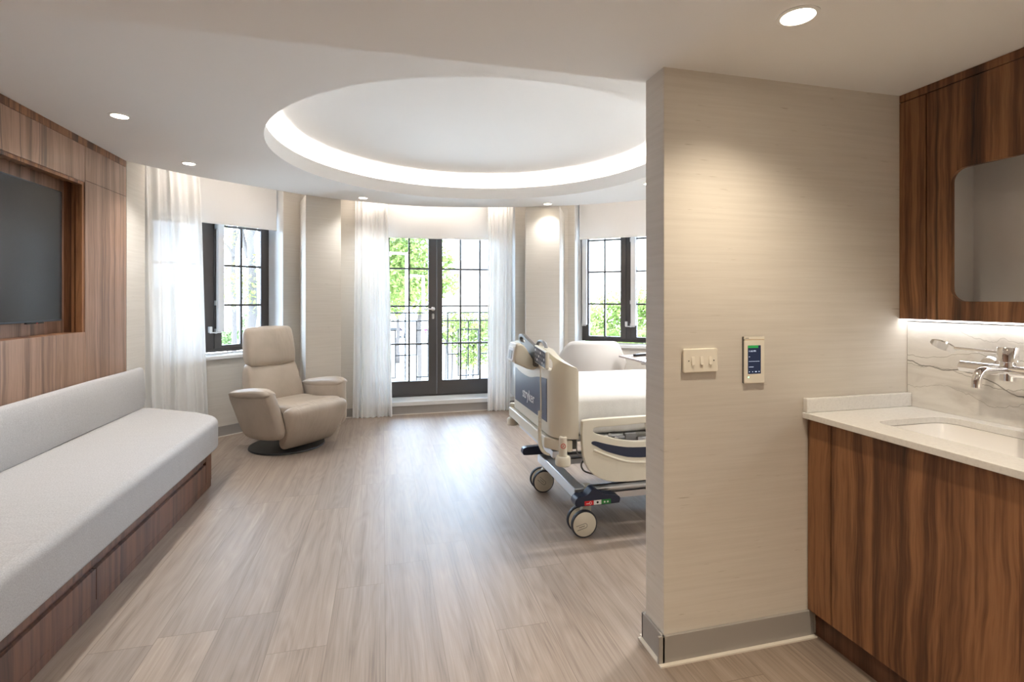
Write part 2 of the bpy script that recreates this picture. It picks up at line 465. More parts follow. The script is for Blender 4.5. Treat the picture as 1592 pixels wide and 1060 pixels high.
def struct(name, bm, mat, parent=None, **k):
    o = mesh(name, bm, mat, parent, **k)
    if not parent: o['kind'] = 'structure'
    return o
def copy_tree(o, parent=None):
    c = o.copy(); COL.objects.link(c)
    if parent: c.parent = parent
    for ch in [x for x in bpy.data.objects if x.parent == o]: copy_tree(ch, c)
    return c
def B(): return bmesh.new()
def textmesh(name, s, size, mat, parent, mw, depth=.001):
    cu = bpy.data.curves.new(name, 'FONT'); cu.body = s; cu.size = size; cu.extrude = depth; cu.align_x = 'CENTER'; cu.align_y = 'CENTER'
    t = bpy.data.objects.new(name+'_src', cu); COL.objects.link(t)
    bpy.context.view_layer.update()
    me = bpy.data.meshes.new_from_object(t.evaluated_get(bpy.context.evaluated_depsgraph_get()))
    bpy.data.objects.remove(t); me.name = name
    me.materials.clear(); me.materials.append(M[mat]); me.transform(mw)
    o = bpy.data.objects.new(name, me); COL.objects.link(o)
    if parent: o.parent = parent
    return o

# ------------------------------------------------------------------ the setting
ZC, ZL = 2.515, 2.295          # room ceiling, lobby ceiling
CA, SA = math.cos(R(40)), math.sin(R(40))
def fL(t, y, z): return (-1.52+t*CA-y*SA, 5.86+t*SA+y*CA, z)
def fR(t, y, z): return (2.96+t*CA+y*SA, 5.86-t*SA+y*CA, z)
def fD(t, y, z): return (t, 6.36+y, z)

bm = B(); box(bm, -3, 4.4, -1.8, 7.2, -.12, 0); struct('floor', bm, 'floor')

def wall_with_opening(bm, f, t0, t1, a, b, z0, z1, th, top=2.9):
    box(bm, t0, a, 0, th, 0, top, f); box(bm, b, t1, 0, th, 0, top, f)
    if z0 > 0: box(bm, a, b, 0, th, 0, z0, f)
    box(bm, a, b, 0, th, z1, top, f)
cLw, cRw, HW = -.07, -.045, .64
bm = B(); wall_with_opening(bm, fL, -1.25, .79, cLw-HW, cLw+HW, .80, 2.664, .45); struct('wall_bay_west', bm, 'paper')
bm = B(); wall_with_opening(bm, fD, -.93, 2.37, -.29, 1.65, .148, 2.664, .45); struct('wall_bay_north', bm, 'paper')
bm = B(); wall_with_opening(bm, fR, -.79, 1.25, cRw-HW, cRw+HW, .80, 2.664, .45); struct('wall_bay_east', bm, 'paper')
# west side wall and its return past the panelling
bm = B(); prism(bm, [(-2.62, -1.8), (-2.14, -1.8), (-2.14, 4.77), (-2.005, 4.77), (-2.005, 5.1), (-2.33, 5.1), (-2.33, 5.3), (-2.62, 5.3)], 0, 2.9); struct('wall_west', bm, 'paper')
bm = B(); prism(bm, [(3.62, 1.9), (4.0, 1.9), (4.0, 5.3), (3.62, 5.3)], 0, 2.9); struct('wall_east', bm, 'paper')
bm = B(); box(bm, -2.62, 3.0, -1.8, -1.6, 0, 2.9); struct('wall_south', bm, 'paper')
bm = B(); box(bm, 1.05, 3.8, 1.77, 1.91, 0, 2.9); struct('wall_partition', bm, 'paper', bevel=.003)
bm = B(); box(bm, 2.455, 2.8, -1.6, 1.77, 0, 2.9); box(bm, 2.254, 2.455, -1.6, 1.77, 0, 1.30); struct('wall_lobby', bm, 'paper')
# piers between the bays
pL = [(-.80, 5.852), (-.453, 6.02), (-.50, 6.36), (-.93, 6.36), (-.90, 6.2)]
pR = [(1.672, 5.95), (2.05, 5.795), (2.33, 6.38), (1.78, 6.36)]
bm = B(); prism(bm, pL, 0, ZC-.001); struct('wall_pier_west', bm, 'paper', bevel=.004)
bm = B(); prism(bm, pR, 0, ZC-.001); struct('wall_pier_east', bm, 'paper', bevel=.004)

# ceiling: flat field with a round recess, a curved outer edge, pockets over the bays, lower lobby soffit
edge = [(-2.12, 4.60), (-2.007, 4.765), (-1.92, 4.887), (-1.661, 5.187), (-1.305, 5.472), (-1.003, 5.70), (-.80, 5.85), (-.453, 6.02), (.036, 6.176), (.487, 6.225), (.945, 6.163), (1.55, 6.0), (2.05, 5.795), (2.50, 5.51), (2.88, 5.18), (3.25, 4.75), (3.64, 4.2)]
edge = smoothcurve(edge, 5, closed=False)
CX, CY, CR = .76, 4.075, 1.57
bm = B()
circ = [(CX+CR*math.cos(2*PI*k/96), CY+CR*math.sin(2*PI*k/96)) for k in range(96)]
outer = [(3.64, 1.912), (-2.12, 1.912)]+edge
vo = [bm.verts.new((x, y, ZC)) for x, y in outer]; vh = [bm.verts.new((x, y, ZC)) for x, y in circ]
es = [bm.edges.new((l[i], l[(i+1) % len(l)])) for l in (vo, vh) for i in range(len(l))]
bmesh.ops.triangle_fill(bm, use_beauty=True, edges=es, normal=(0, 0, -1))
def ring(r, z): return [bm.verts.new((CX+r*math.cos(2*PI*k/96), CY+r*math.sin(2*PI*k/96), z)) for k in range(96)]
def bridge(a, b, closed=True):
    n = len(a)
    for k in range(n if closed else n-1): bm.faces.new([a[k], a[(k+1) % n], b[(k+1) % n], b[k]])
r1, r2, r3, r4, r5 = ring(CR, ZC+.12), ring(CR+.03, ZC+.12), ring(CR+.03, ZC+.02), ring(CR+.17, ZC+.02), ring(CR+.17, ZC+.265)
for a, b in ((vh, r1), (r1, r2), (r2, r3), (r3, r4), (r4, r5)): bridge(a, b)
bm.faces.new(r5)
def offs(pts, d):
    o = []
    for i, p in enumerate(pts):
        a, b = pts[max(0, i-1)], pts[min(len(pts)-1, i+1)]
        tx, ty = b[0]-a[0], b[1]-a[1]; l = math.hypot(tx, ty)
        o.append((p[0]-ty/l*d, p[1]+tx/l*d))
    return o
def line(pts, z): return [bm.verts.new((x, y, z)) for x, y in pts]
e0 = vo[2:]
e1 = line(edge, ZC+.10); e2 = line(offs(edge, -.025), ZC+.10); e3 = line(offs(edge, -.025), ZC+.15)
bridge(e0, e1, False); bridge(e1, e2, False); bridge(e2, e3, False)
e4 = line(offs(edge, 1.1), ZC+.15); bridge(e3, e4, False)
# step down to the lobby and its soffit
box(bm, -2.14, 1.05, 1.912, 1.914, ZL, ZC+.3)
box(bm, -2.14, 2.455, -1.6, 1.912, ZL, ZL+.01)
box(bm, -3, 4.2, -1.8, 7.2, 2.9, 2.95)  # unseen lid above the ceilings, added to keep outside light from leaking in
struct('ceiling', bm, 'ceil', recalc=False, auto=30)

# skirtings with a bead of white sealant
def skirting(name, segs, z=.108, th=.012):
    bm = B(); bc = B()
    for f, t0, t1 in segs:
        box(bm, t0, t1, -th, -.0008, .0, z, f)
        box(bc, t0, t1, -th-.016, -th, .0, .006, f)
    o = struct(name, bm, 'skirt', bevel=.002); mesh('sealant', bc, 'caulk', o)
fP = lambda t, y, z: (t, 1.77+y, z)
fE = lambda t, y, z: (1.05+y, t, z)
skirting('baseboard_partition', [(fP, 1.022, 1.742), (fE, 1.758, 1.922), (lambda t, y, z: (t, 1.91-y, z), 1.038, 3.6)])
skirting('baseboard_bay', [(fL, -1.0, .77), (fD, -.5, 1.78), (fR, -.77, 1.1)], .104)

# bay windows: frame, mullion, sashes with glazing bars and panes, sill, reveal lining, winder boxes
def bay_window(name, f, c):
    w = tag(empty(name), None, None, kind='structure')
    Y0, Z0, Z1 = .30, .835, 2.455
    bm = B()
    box(bm, c-.636, c-.602, Y0, Y0+.08, Z0, Z1, f); box(bm, c+.602, c+.636, Y0, Y0+.08, Z0, Z1, f)
    box(bm, c-.602, c+.602, Y0, Y0+.08, Z0, Z0+.035, f); box(bm, c-.602, c+.602, Y0, Y0+.08, Z1-.04, Z1, f)
    box(bm, c-.03, c+.03, Y0, Y0+.08, Z0+.035, Z1-.04, f)
    mesh('window_frame', bm, 'bronze', w, bevel=.003)
    for s in (-1, 1):
        x0, x1 = (c+.032, c+.600) if s > 0 else (c-.600, c-.032)
        g0, g1 = (c+.105, c+.535) if s > 0 else (c-.535, c-.105)
        gz0, gz1 = .905, 2.36
        bm = B(); y0, y1 = Y0-.012, Y0+.05
        box(bm, x0, g0, y0, y1, Z0+.037, Z1-.042, f); box(bm, g1, x1, y0, y1, Z0+.037, Z1-.042, f)
        box(bm, g0, g1, y0, y1, Z0+.037, gz0, f); box(bm, g0, g1, y0, y1, gz1, Z1-.042, f)
        gm = (g0+g1)/2
        box(bm, gm-.011, gm+.011, y0+.012, y1-.01, gz0, gz1, f)
        for z in (1.335, 1.765, 2.19): 
            box(bm, g0, gm-.011, y0+.012, y1-.01, z-.011, z+.011, f); box(bm, gm+.011, g1, y0+.012, y1-.01, z-.011, z+.011, f)
        sa = mesh('sash', bm, 'bronze', w, bevel=.002)
        bm = B(); box(bm, g0, g1, y0+.025, y0+.031, gz0, gz1, f); mesh('pane', bm, 'glass', sa)
    for dx in (.042, -.612):
        bm = B(); box(bm, c+dx, c+dx+.062, Y0-.075, Y0-.022, 1.055, 2.42, f)
        wb = mesh('winder_box', bm, 'white', w, bevel=.006)
        bm = B()
        for z in (1.06, 1.36, 2.17): box(bm, c+dx-.014, c+dx, Y0-.05, Y0-.012, z-.025, z+.025, f)
        mesh('bracket', bm, 'alu', wb, bevel=.002)
        bm = B(); box(bm, c+dx-.075, c+dx+.05, Y0-.05, Y0-.042, 1.04, 1.052, f); box(bm, c+dx-.078, c+dx-.05, Y0-.055, Y0-.013, 1.045, 1.11, f)
        mesh('catch', bm, 'white', wb, bevel=.003)
    bm = B(); box(bm, c-.70, c+.70, -.03, .0, .79, .825, f); box(bm, c-.638, c+.638, .0, Y0+.02, .801, .825, f)
    mesh('sill', bm, 'white', w, bevel=.004)
    bm = B()
    for a, b in ((c-.6395, c-.632), (c+.632, c+.6395)): box(bm, a, b, .001, Y0, .826, 2.66, f)
    box(bm, c-.632, c+.632, Y0, Y0+.08, 2.457, 2.66, f)
    mesh('reveal', bm, 'white', w)
bay_window('window_1', fL, cLw)
bay_window('window_2', fR, cRw)

# french doors
d = tag(empty('door_1'), None, None, kind='structure')
YD = 6.66
bm = B(); box(bm, -.287, -.245, YD, YD+.09, .15, 2.415); box(bm, 1.605, 1.647, YD, YD+.09, .15, 2.415); box(bm, -.245, 1.605, YD, YD+.09, 2.38, 2.415); box(bm, -.245, 1.605, YD, YD+.09, .15, .172)
mesh('door_frame', bm, 'bronze', d, bevel=.003)
for x0, x1, g0, g1, bars in ((-.243, .676, -.172, .571, (.075, .328)), (.680, 1.603, .75, 1.514, (.989, 1.248))):
    bm = B(); y0, y1 = YD-.005, YD+.05
    box(bm, x0, g0, y0, y1, .174, 2.378); box(bm, g1, x1, y0, y1, .174, 2.378); box(bm, g0, g1, y0, y1, .174, .352); box(bm, g0, g1, y0, y1, 2.29, 2.378)
    zz = (.352, .825, 1.31, 1.79, 2.29); xs = (g0,)+bars+(g1,)
    for x in bars: box(bm, x-.011, x+.011, y0+.012, y1-.01, .352, 2.29)
    for z in zz[1:-1]:
        for i in range(3): box(bm, xs[i]+(.011 if i else 0), xs[i+1]-(.011 if i < 2 else 0), y0+.012, y1-.01, z-.011, z+.011)
    lf = mesh('door_leaf', bm, 'bronze', d, bevel=.002)
    bm = B(); box(bm, g0, g1, y0+.026, y0+.032, .352, 2.29); mesh('pane', bm, 'glass', lf)
    if x0 < 0:
        bm = B(); lathe(bm, [(.026, 0), (.026, -.008), (.02, -.012)], (.628, y0-.0005, 1.275), 'Y', 20)
        tube(bm, [(.628, y0-.01, 1.275), (.628, y0-.05, 1.275), (.615, y0-.055, 1.275), (.505, y0-.055, 1.272)], .0105, 10)
        h = mesh('door_handle', bm, 'chrome', lf, auto=40)
        bm = B(); extr(bm, rrect(.612, .644, 1.145, 1.215, .015), XZ, y0-.008, y0-.0005); extr(bm, rrect(.621, .635, 1.165, 1.195, .006), XZ, y0-.014, y0-.008)
        mesh('keyhole', bm, 'chrome', lf)
bm = B(); box(bm, -.284, 1.644, 6.335, 6.70, .1495, .153); box(bm, -.284, 1.644, 6.335, 6.3592, .1045, .1495); struct('trim_1', bm, 'white', bevel=.002)
bm = B()
for a, b in ((-.2895, -.284), (1.6445, 1.6495)): box(bm, a, b, 6.361, YD, .154, 2.66)
box(bm, -.284, 1.644, YD, YD+.09, 2.417, 2.66); struct('trim_2', bm, 'white')

# ------------------------------------------------------------------ blinds and curtains
def blind(f, t0, t1, y, zb, label):
    w = thing('roller_blind', label, 'blind', f((t0+t1)/2, y, zb), 0, 'roller blinds over the bay windows')
    ox, oy, oz = w.location
    g = lambda a, b, c: tuple(p-q for p, q in zip(f(a, b, c), (ox, oy, oz)))
    bm = B(); box(bm, t0, t1, y-.001, y+.001, zb+.02, 2.65, g); mesh('blind_fabric', bm, 'blind', w)
    bm = B(); box(bm, t0, t1, y-.007, y+.007, zb, zb+.022, g); mesh('bottom_bar', bm, 'white', w, bevel=.004)
blind(fL, cLw-.60, .545, .10, 2.175, 'white roller blind, lowered a third, above the tan recliner')
blind(fD, -.23, 1.60, .10, 2.155, 'white roller blind lowered over the top of the glazed double doors')
blind(fR, -.65, cRw+.62, .10, 2.185, 'white roller blind lowered over the window behind the hospital bed')

def curtain(f, t0t, t1t, t0b, t1b, y, label, n, seed, z1=2.64, amp=.030, z0=.004):
    bm = B(); rs = random.Random(seed); nu, nz = n*14, 30
    ph = [rs.uniform(0, 6.28) for _ in range(6)]
    w = [rs.uniform(.55, 1.45) for _ in range(n)]; tot = sum(w); acc = [0]
    for a in w: acc.append(acc[-1]+a/tot)
    rows = []
    for j in range(nz+1):
        q = j/nz; z = z0+(z1-z0)*q; row = []
        e = (1-q)**.8
        for i in range(nu+1):
            s = i/nu
            fi = 0
            while fi < n-1 and s > acc[fi+1]: fi += 1
            fr = (s-acc[fi])/(acc[fi+1]-acc[fi])
            a = amp*(.55+.45*math.sin(ph[0]+fi*2.1))*(.75+.5*e)
            d_ = a*math.sin(2*PI*fr+.6*math.sin(ph[1]+3*q+fi)) + .010*math.sin(ph[2]+9*s+2.5*q) + .006*math.sin(ph[3]+31*s+5*q)*e
            sw = s+.010*math.sin(ph[4]+4*q+6*s)*e
            t = (t0t+(t1t-t0t)*sw)*(1-e)+(t0b+(t1b-t0b)*sw)*e
            row.append(bm.verts.new(f(t, y+d_, z)))
        rows.append(row)
    for j in range(nz):
        for i in range(nu): bm.faces.new([rows[j][i], rows[j][i+1], rows[j+1][i+1], rows[j+1][i]])
    o = mesh('sheer_curtain', bm, 'sheer', smooth=True)
    return tag(o, label, 'curtain', 'sheer white curtains in the bay')
curtain(fL, -.845, -.345, -.80, -.25, -.085, 'sheer white curtain hanging behind the end of the bench', 8, 1)
curtain(fD, -.31, .05, -.34, .115, -.085, 'sheer white curtain beside the doors, hem close to the recliner', 8, 2)
curtain(fD, 1.28, 1.60, 1.27, 1.56, -.085, 'sheer white curtain beside the doors, behind the foot of the bed', 7, 5)

# ------------------------------------------------------------------ lamps set in the ceilings
def cove(name, pts, mat, label, r=.007, closed=True):
    bm = B(); tube(bm, pts, r, 6, caps=not closed)
    return tag(mesh(name, bm, mat), label, 'light strip')
cp = [(CX+(CR+.10)*math.cos(2*PI*k/96), CY+(CR+.10)*math.sin(2*PI*k/96), ZC+.035) for k in range(97)]
cove('led_strip', cp, 'strip', 'glowing warm light strip ringing the round ceiling recess')
pk = offs(edge, .035)
def sect(x0, x1): return [(x, y, ZC+.06) for x, y in pk if x0 < x < x1]
cove('led_strip', sect(-1.86, -.86), 'stripp', 'warm light strip in the ceiling pocket over the window near the recliner', .006, False)
cove('led_strip', sect(-.42, 1.66), 'stripp', 'warm light strip in the ceiling pocket over the double doors', .006, False)
cove('led_strip', sect(2.10, 3.2), 'stripp', 'warm light strip in the ceiling pocket over the window by the bed', .006, False)

def downlight(x, y, z, label, power=34, r=.045):
    low = z < ZC-.1
    w = thing('downlight', label, 'light', (x, y, z), 0, 'recessed ceiling downlights')
    bm = B(); lathe(bm, [(r+.012, -.0005), (r+.012, -.004), (r, -.006), (r, -.001)], seg=28, caps=False); mesh('trim_ring', bm, 'white', w, auto=40)
    bm = B(); lathe(bm, [(r-.001, -.0008), (r-.001, -.0034), (r*.7, -.005), (.001, -.0055)], seg=28); mesh('lens', bm, 'lens', w, smooth=True)
    ld = bpy.data.lights.new('downlight_beam', 'SPOT'); ld.energy = power*(1.5 if low else 2.5); ld.color = (1, .86, .66) if low else (1, .97, .93); ld.spot_size = R(126); ld.spot_blend = 1; ld.shadow_soft_size = .035
    lo = bpy.data.objects.new('downlight_beam', ld); COL.objects.link(lo); lo.location = (x, y, z-.02)
for x, y, lab, p in ((-1.55, 3.60, 'downlight over the middle of the fabric bench', 13), (-1.54, 4.72, 'downlight next to the curtain behind the bench end', 13),
                     (-.21, 5.86, 'downlight at the ceiling edge by the curtain near the recliner', 8), (1.87, 5.70, 'downlight shining down the pier behind the bed foot', 5),
                     (2.486, 4.46, 'downlight half hidden by the partition wall', 22)):
    downlight(x, y, ZC, lab, p)
downlight(-1.55, 2.45, ZC, 'added unseen downlight over the near end of the bench', 13); downlight(2.6, 2.9, ZC, 'added unseen downlight above the head of the bed', 40); downlight(3.1, 3.8, ZC, 'added unseen downlight in the corner past the head of the bed', 32); downlight(1.75, 2.3, ZC, 'added unseen downlight between the partition and the bed', 14)  # four out-of-view downlights, added to brighten the main room
downlight(1.27, 1.345, ZL, 'bright downlight in the lower ceiling in front of the switches', 18, .05)
downlight(.1, .35, ZL, 'added unseen downlight in the lower ceiling near the entrance', 44, .05); downlight(-1.3, .35, ZL, 'added unseen downlight in the lower ceiling over the bench', 24, .05); downlight(1.5, -.5, ZL, 'added unseen downlight in the lower ceiling facing the vanity', 66, .05)  # three more out of view, added to raise the lobby light

# ------------------------------------------------------------------ panelled wall, television, bench
w = thing('wall_panelling', 'walnut panelled feature wall with a recessed television niche above the bench', 'wall panelling', (-2.005, 3.0, 0))
def loc(o): return lambda x, y, z: (x-o[0], y-o[1], z-o[2])
g = loc((-2.005, 3.0, 0))
NY0, NY1, NZ0, NZ1 = 2.18, 4.175, 1.172, 2.212
bm = B()
for y0, y1, z0, z1 in ((NY1+.003, 4.766, 0.0, 2.225), (NY1+.003, 4.766, 2.228, 2.462), (2.0, NY1, .0, NZ0), (2.0, NY1, NZ1, 2.462), (2.0, NY0, NZ0, NZ1), (.3, 1.997, .0, 2.462), (-1.59, .297, 0, 2.462)):
    box(bm, -2.03, -2.005, y0, y1, z0, z1, g)
mesh('panel', bm, 'walp', w, bevel=.0012)
bm = B(); box(bm, -2.03, -2.007, -1.59, 4.766, 2.465, 2.5145, g); mesh('ceiling_strip', bm, 'wal', w, bevel=.001)
bm = B(); box(bm, -2.135, -2.13, NY0-.03, NY1+.03, NZ0-.03, NZ1+.03, g); mesh('niche_back', bm, 'walp', w)
bm = B()
box(bm, -2.13, -2.031, NY1, NY1+.02, NZ0-.02, NZ1+.02, g); box(bm, -2.13, -2.031, NY0-.02, NY0, NZ0-.02, NZ1+.02, g)
box(bm, -2.13, -2.031, NY0, NY1, NZ0-.02, NZ0, g); box(bm, -2.13, -2.031, NY0, NY1, NZ1, NZ1+.02, g)
mesh('niche_lining', bm, 'wal', w)
bm = B()
box(bm, -2.05, -2.012, NY1-.022, NY1, NZ0, NZ1, g); box(bm, -2.05, -2.012, NY0, NY0+.022, NZ0, NZ1, g); box(bm, -2.05, -2.012, NY0+.022, NY1-.022, NZ1-.022, NZ1, g)
mesh('niche_trim', bm, 'wal', w, bevel=.001)

tv = thing('television', 'large switched-off flat television in the walnut wall niche', 'television', (-2.1, 3.3, 1.68)); g = loc((-2.1, 3.3, 1.68))
TY0, TY1, TZ0, TZ1 = 2.55, 4.055, 1.256, 2.118
bm = B(); box(bm, -2.112, -2.078, TY0, TY1, TZ0, TZ1, g); mesh('housing', bm, 'bezel', tv, bevel=.003)
bm = B(); extr(bm, [(TY0+.008, TZ0+.012), (TY1-.008, TZ0+.012), (TY1-.008, TZ1-.008), (TY0+.008, TZ1-.008)], lambda u, v, q: g(q, u, v), -2.0781, -2.0765); mesh('screen', bm, 'screen', tv)
bm = B(); box(bm, -2.09, -2.074, 3.70, 3.86, TZ0-.008, TZ0-.0005, g); s = mesh('sensor_bar', bm, 'black', tv, bevel=.002)
bm = B(); box(bm, -2.0738, -2.0732, 3.785, 3.80, TZ0-.006, TZ0-.003, g); mesh('standby_light', bm, 'red', s)
bm = B(); box(bm, -2.129, -2.1125, 3.0, 3.6, 1.5, 1.9, g); mesh('wall_bracket', bm, 'black', tv)

bn = thing('storage_bench', 'long walnut base of the fabric-topped bench with drawers', 'bench', (-1.6, 2.6, 0)); g = loc((-1.6, 2.6, 0))
BX = -1.249
bm = B()
prism(bm, [g(x, y, 0)[:2] for x, y in [(-2.003, .9), (BX-.02, .9), (BX-.02, 4.27), (-1.45, 4.55), (-2.003, 4.76)]], .0, .258)
mesh('carcass', bm, 'wald', bn)
bm = B(); box(bm, BX-.019, BX, .9, 4.165, .216, .258, g); box(bm, BX-.019, BX, 4.168, 4.285, .048, .258, g); mesh('top_rail', bm, 'wald', bn, bevel=.001)
bm = B(); box(bm, BX-.019, BX-.002, .9, 4.285, .0, .045, g); mesh('plinth', bm, 'wald', bn, bevel=.001)
for y0, y1 in ((.9, 1.245), (1.25, 2.689), (2.694, 4.164)):
    bm = B(); box(bm, BX-.019, BX, y0, y1, .048, .190, g); mesh('drawer_front', bm, 'wald', bn, bevel=.0015)

def offpoly(pts, d):
    n = len(pts); o = []
    for i in range(n):
        a, b, c = pts[i-1], pts[i], pts[(i+1) % n]
        t1 = Vector((b[0]-a[0], b[1]-a[1])).normalized(); t2 = Vector((c[0]-b[0], c[1]-b[1])).normalized()
        t = (t1+t2).normalized(); o.append((b[0]-t.y*d, b[1]+t.x*d))
    return o
def softslab(bm, pts, z0, z1, r, crown=0):
    """cushion slab: outline pts (CCW) with rounded upper and lower edges"""
    rings = []
    for k in range(6):
        a = PI/2*k/5; rings.append(([p for p in offpoly(pts, r*.5*(1-math.sin(a)))], z0+r*.5*(1-math.cos(a))))
    for k in range(7):
        a = PI/2*k/6; rings.append((offpoly(pts, r*(1-math.cos(a))), z1-r+r*math.sin(a)))
    vs = [[bm.verts.new((x, y, z)) for x, y in p] for p, z in rings]
    n = len(pts)
    for i in range(len(vs)-1):
        for k in range(n): bm.faces.new([vs[i][k], vs[i][(k+1) % n], vs[i+1][(k+1) % n], vs[i+1][k]])
    bmesh.ops.triangulate(bm, faces=[bm.faces.new(vs[0][::-1]), bm.faces.new(vs[-1])], ngon_method='EAR_CLIP')
def roundpoly(pts, rad, n=6):
    o = []
    for i, p in enumerate(pts):
        r = rad[i]
        if r == 0: o.append(p); continue
        p = Vector(p); a = (Vector(pts[i-1])-p).normalized(); b = (Vector(pts[(i+1) % len(pts)])-p).normalized()
        for k in range(n+1):
            t = k/n; q = (p+a*r)*(1-t)**2+p*2*t*(1-t)+(p+b*r)*t*t; o.append((q.x, q.y))
    return o
def dens(pts, step=.12):
    o = []
    for i, p in enumerate(pts):
        q = pts[(i+1) % len(pts)]; l = math.hypot(q[0]-p[0], q[1]-p[1]); m = max(1, int(l/step))
        for k in range(m): o.append((p[0]+(q[0]-p[0])*k/m, p[1]+(q[1]-p[1])*k/m))
    return o
seatp = roundpoly([(-2.0, .92), (-1.220, .92), (-1.220, 4.44), (-1.43, 4.66), (-2.0, 5.03)], [.12, .12, .15, .12, .2])
bm = B(); softslab(bm, dens(seatp), .2605, .487, .045, .012)
tag(mesh('seat_cushion', bm, 'fab', smooth=True, auto=60), 'long pale grey fabric seat cushion lying on the walnut bench', 'cushion')
prof = chaikin([(-2.0, .492), (-1.935, .492), (-1.952, .80), (-1.972, .826), (-2.0, .826)], 1)
prof = [(x, z) for x, z in prof]
bm = B(); cushion(bm, prof, .95, 4.965, .02, .0, ns=40, f=lambda x, y, z: (max(-2.0035, min(y+.003*math.sin(x*9)*math.sin(z*7), -1.926)), x, z+.002*math.sin(x*5)))
tag(mesh('back_cushion', bm, 'fab', auto=50), 'long low pale grey backrest cushion leaning against the walnut wall', 'cushion')

# ------------------------------------------------------------------ vanity
va = thing('vanity_cabinet', 'tall walnut base cabinet under the cream worktop', 'cabinet', (1.95, 1.0, 0)); g = loc((1.95, 1.0, 0))
VX = 1.715
bm = B(); box(bm, VX+.04, 2.25, -.6, 1.765, .0, .110, g); mesh('plinth', bm, 'wald', va, bevel=.001)
bm = B()
box(bm, VX+.022, 2.25, 1.745, 1.765, .112, .905, g); box(bm, VX+.022, 2.25, -.6, -.58, .112, .905, g); box(bm, VX+.022, 2.25, -.58, 1.745, .112, .13, g); box(bm, 2.23, 2.25, -.58, 1.745, .13, .70, g)
mesh('carcass', bm, 'wal', va)
bm = B(); box(bm, VX, VX+.02, 1.653, 1.765, .112, .905, g); mesh('filler_panel', bm, 'wal', va, bevel=.0012)
for y0, y1 in ((.78, 1.6485), (-.09, .777), (-.6, -.093)):
    bm = B(); box(bm, VX, VX+.02, y0, y1, .112, .905, g); mesh('door', bm, 'wal', va, bevel=.0012)
# worktop with a sink cut-out
g = lambda u, v, q: (u, v, q)
sk = rrect(1.825, 2.185, .86, 1.57, .06, 6)
wt = thing('worktop', 'cream stone worktop with upstand and undermounted sink opening', 'worktop', (1.95, .6, .907)); g = loc((1.95, .6, .907))
bm = B(); plate(bm, [(1.69, -.62), (2.2535, -.62), (2.2535, 1.767), (1.69, 1.767)], [sk], lambda u, v, q: g(u, v, q), .907, .931)
mesh('slab', bm, 'quartz', wt, bevel=.002)
bm = B(); box(bm, 1.694, 2.249, 1.747, 1.7675, .9313, .990, g); mesh('upstand', bm, 'quartz', wt, bevel=.003)
def basin(bm, x0, x1, y0, y1, zt, depth):
    prev = None; first = None
    prof = [(.012, 0), (.002, 0), (.0, -.004), (-.012, -.05), (-.03, -depth*.75), (-.055, -depth*.94), (-.1, -depth), (-.165, -depth-.004)]
    rings = []
    for o, h in prof:
        r = max(.02, .06+o*.6) if o > -.06 else .05
        rings.append([bm.verts.new((x, y, zt+h)) for x, y in rrect(x0-o, x1+o, y0-o, y1+o, r, 6)])
    for a, b in zip(rings, rings[1:]):
        n = len(a)
        for k in range(n): bm.faces.new([a[k], a[(k+1) % n], b[(k+1) % n], b[k]])
    bm.faces.new(rings[-1])
bm = B(); basin(bm, 1.825, 2.185, .86, 1.57, .9055, .13)
sinko = mesh('sink_basin', bm, 'ceramic', smooth=True, auto=50)
sm_ = sinko.modifiers.new('wall', 'SOLIDIFY'); sm_.thickness = .006; sm_.offset = -1
tag(sinko, 'white ceramic basin set under the opening in the cream worktop', 'sink')
bm = B(); lathe(bm, [(.028, 0), (.028, .003), (.014, .004), (.012, -.002), (.001, -.002)], (2.0, 1.215, .774), seg=24); mesh('drain', bm, 'chrome', sinko, auto=40)
# marble splashback
bm = B(); box(bm, 2.2505, 2.2535, -.6, 1.768, .9315, 1.30); tag(mesh('splashback', bm, 'marble'), 'white marble splashback with a dark vein behind the tap', 'splashback')

# wall cabinet
uc = thing('wall_cabinet', 'walnut wall cabinet with a round-cornered opening above the tap', 'cabinet', (2.3, .8, 1.314)); g = loc((2.3, .8, 1.314))
UX = 2.205
bm = B(); box(bm, UX, UX+.02, -.6, 1.768, 2.262, 2.294, g); mesh('top_strip', bm, 'wal', uc, bevel=.001)
bm = B(); box(bm, UX, UX+.02, 1.656, 1.768, 1.314, 2.259, g); mesh('filler_panel', bm, 'wal', uc, bevel=.001)
for y0, y1, hole in ((.72, 1.6505, rrect(.80, 1.557, 1.391, 1.917, .05, 8)), (-.2, .717, None)):
    bm = B(); plate(bm, [(y0, 1.314), (y1, 1.314), (y1, 2.259), (y0, 2.259)], [hole] if hole else [], lambda u, v, q: g(q, u, v), UX, UX+.02)
    mesh('door', bm, 'wal', uc, bevel=.0012)
bm = B()
box(bm, UX+.022, 2.452, 1.628, 1.648, 1.318, 2.26, g); box(bm, UX+.022, 2.452, .70, .72, 1.318, 2.26, g); box(bm, 2.432, 2.452, .72, 1.628, 1.318, 2.26, g)
box(bm, UX+.022, 2.432, .72, 1.628, 1.318, 1.336, g); box(bm, UX+.022, 2.432, .72, 1.628, 2.24, 2.26, g)
mesh('interior', bm, 'grey', uc)
bm = B(); box(bm, UX+.045, UX+.085, 1.60, 1.6275, 1.435, 1.452, g); box(bm, UX+.03, UX+.05, 1.585, 1.612, 1.43, 1.457, g); mesh('hinge', bm, 'steel', uc, bevel=.002)
bm = B(); box(bm, UX+.005, UX+.04, -.55, 1.765, 1.3075, 1.3135); tag(mesh('under_cabinet_light', bm, 'stripw'), 'white light strip glowing under the walnut wall cabinet', 'light strip')

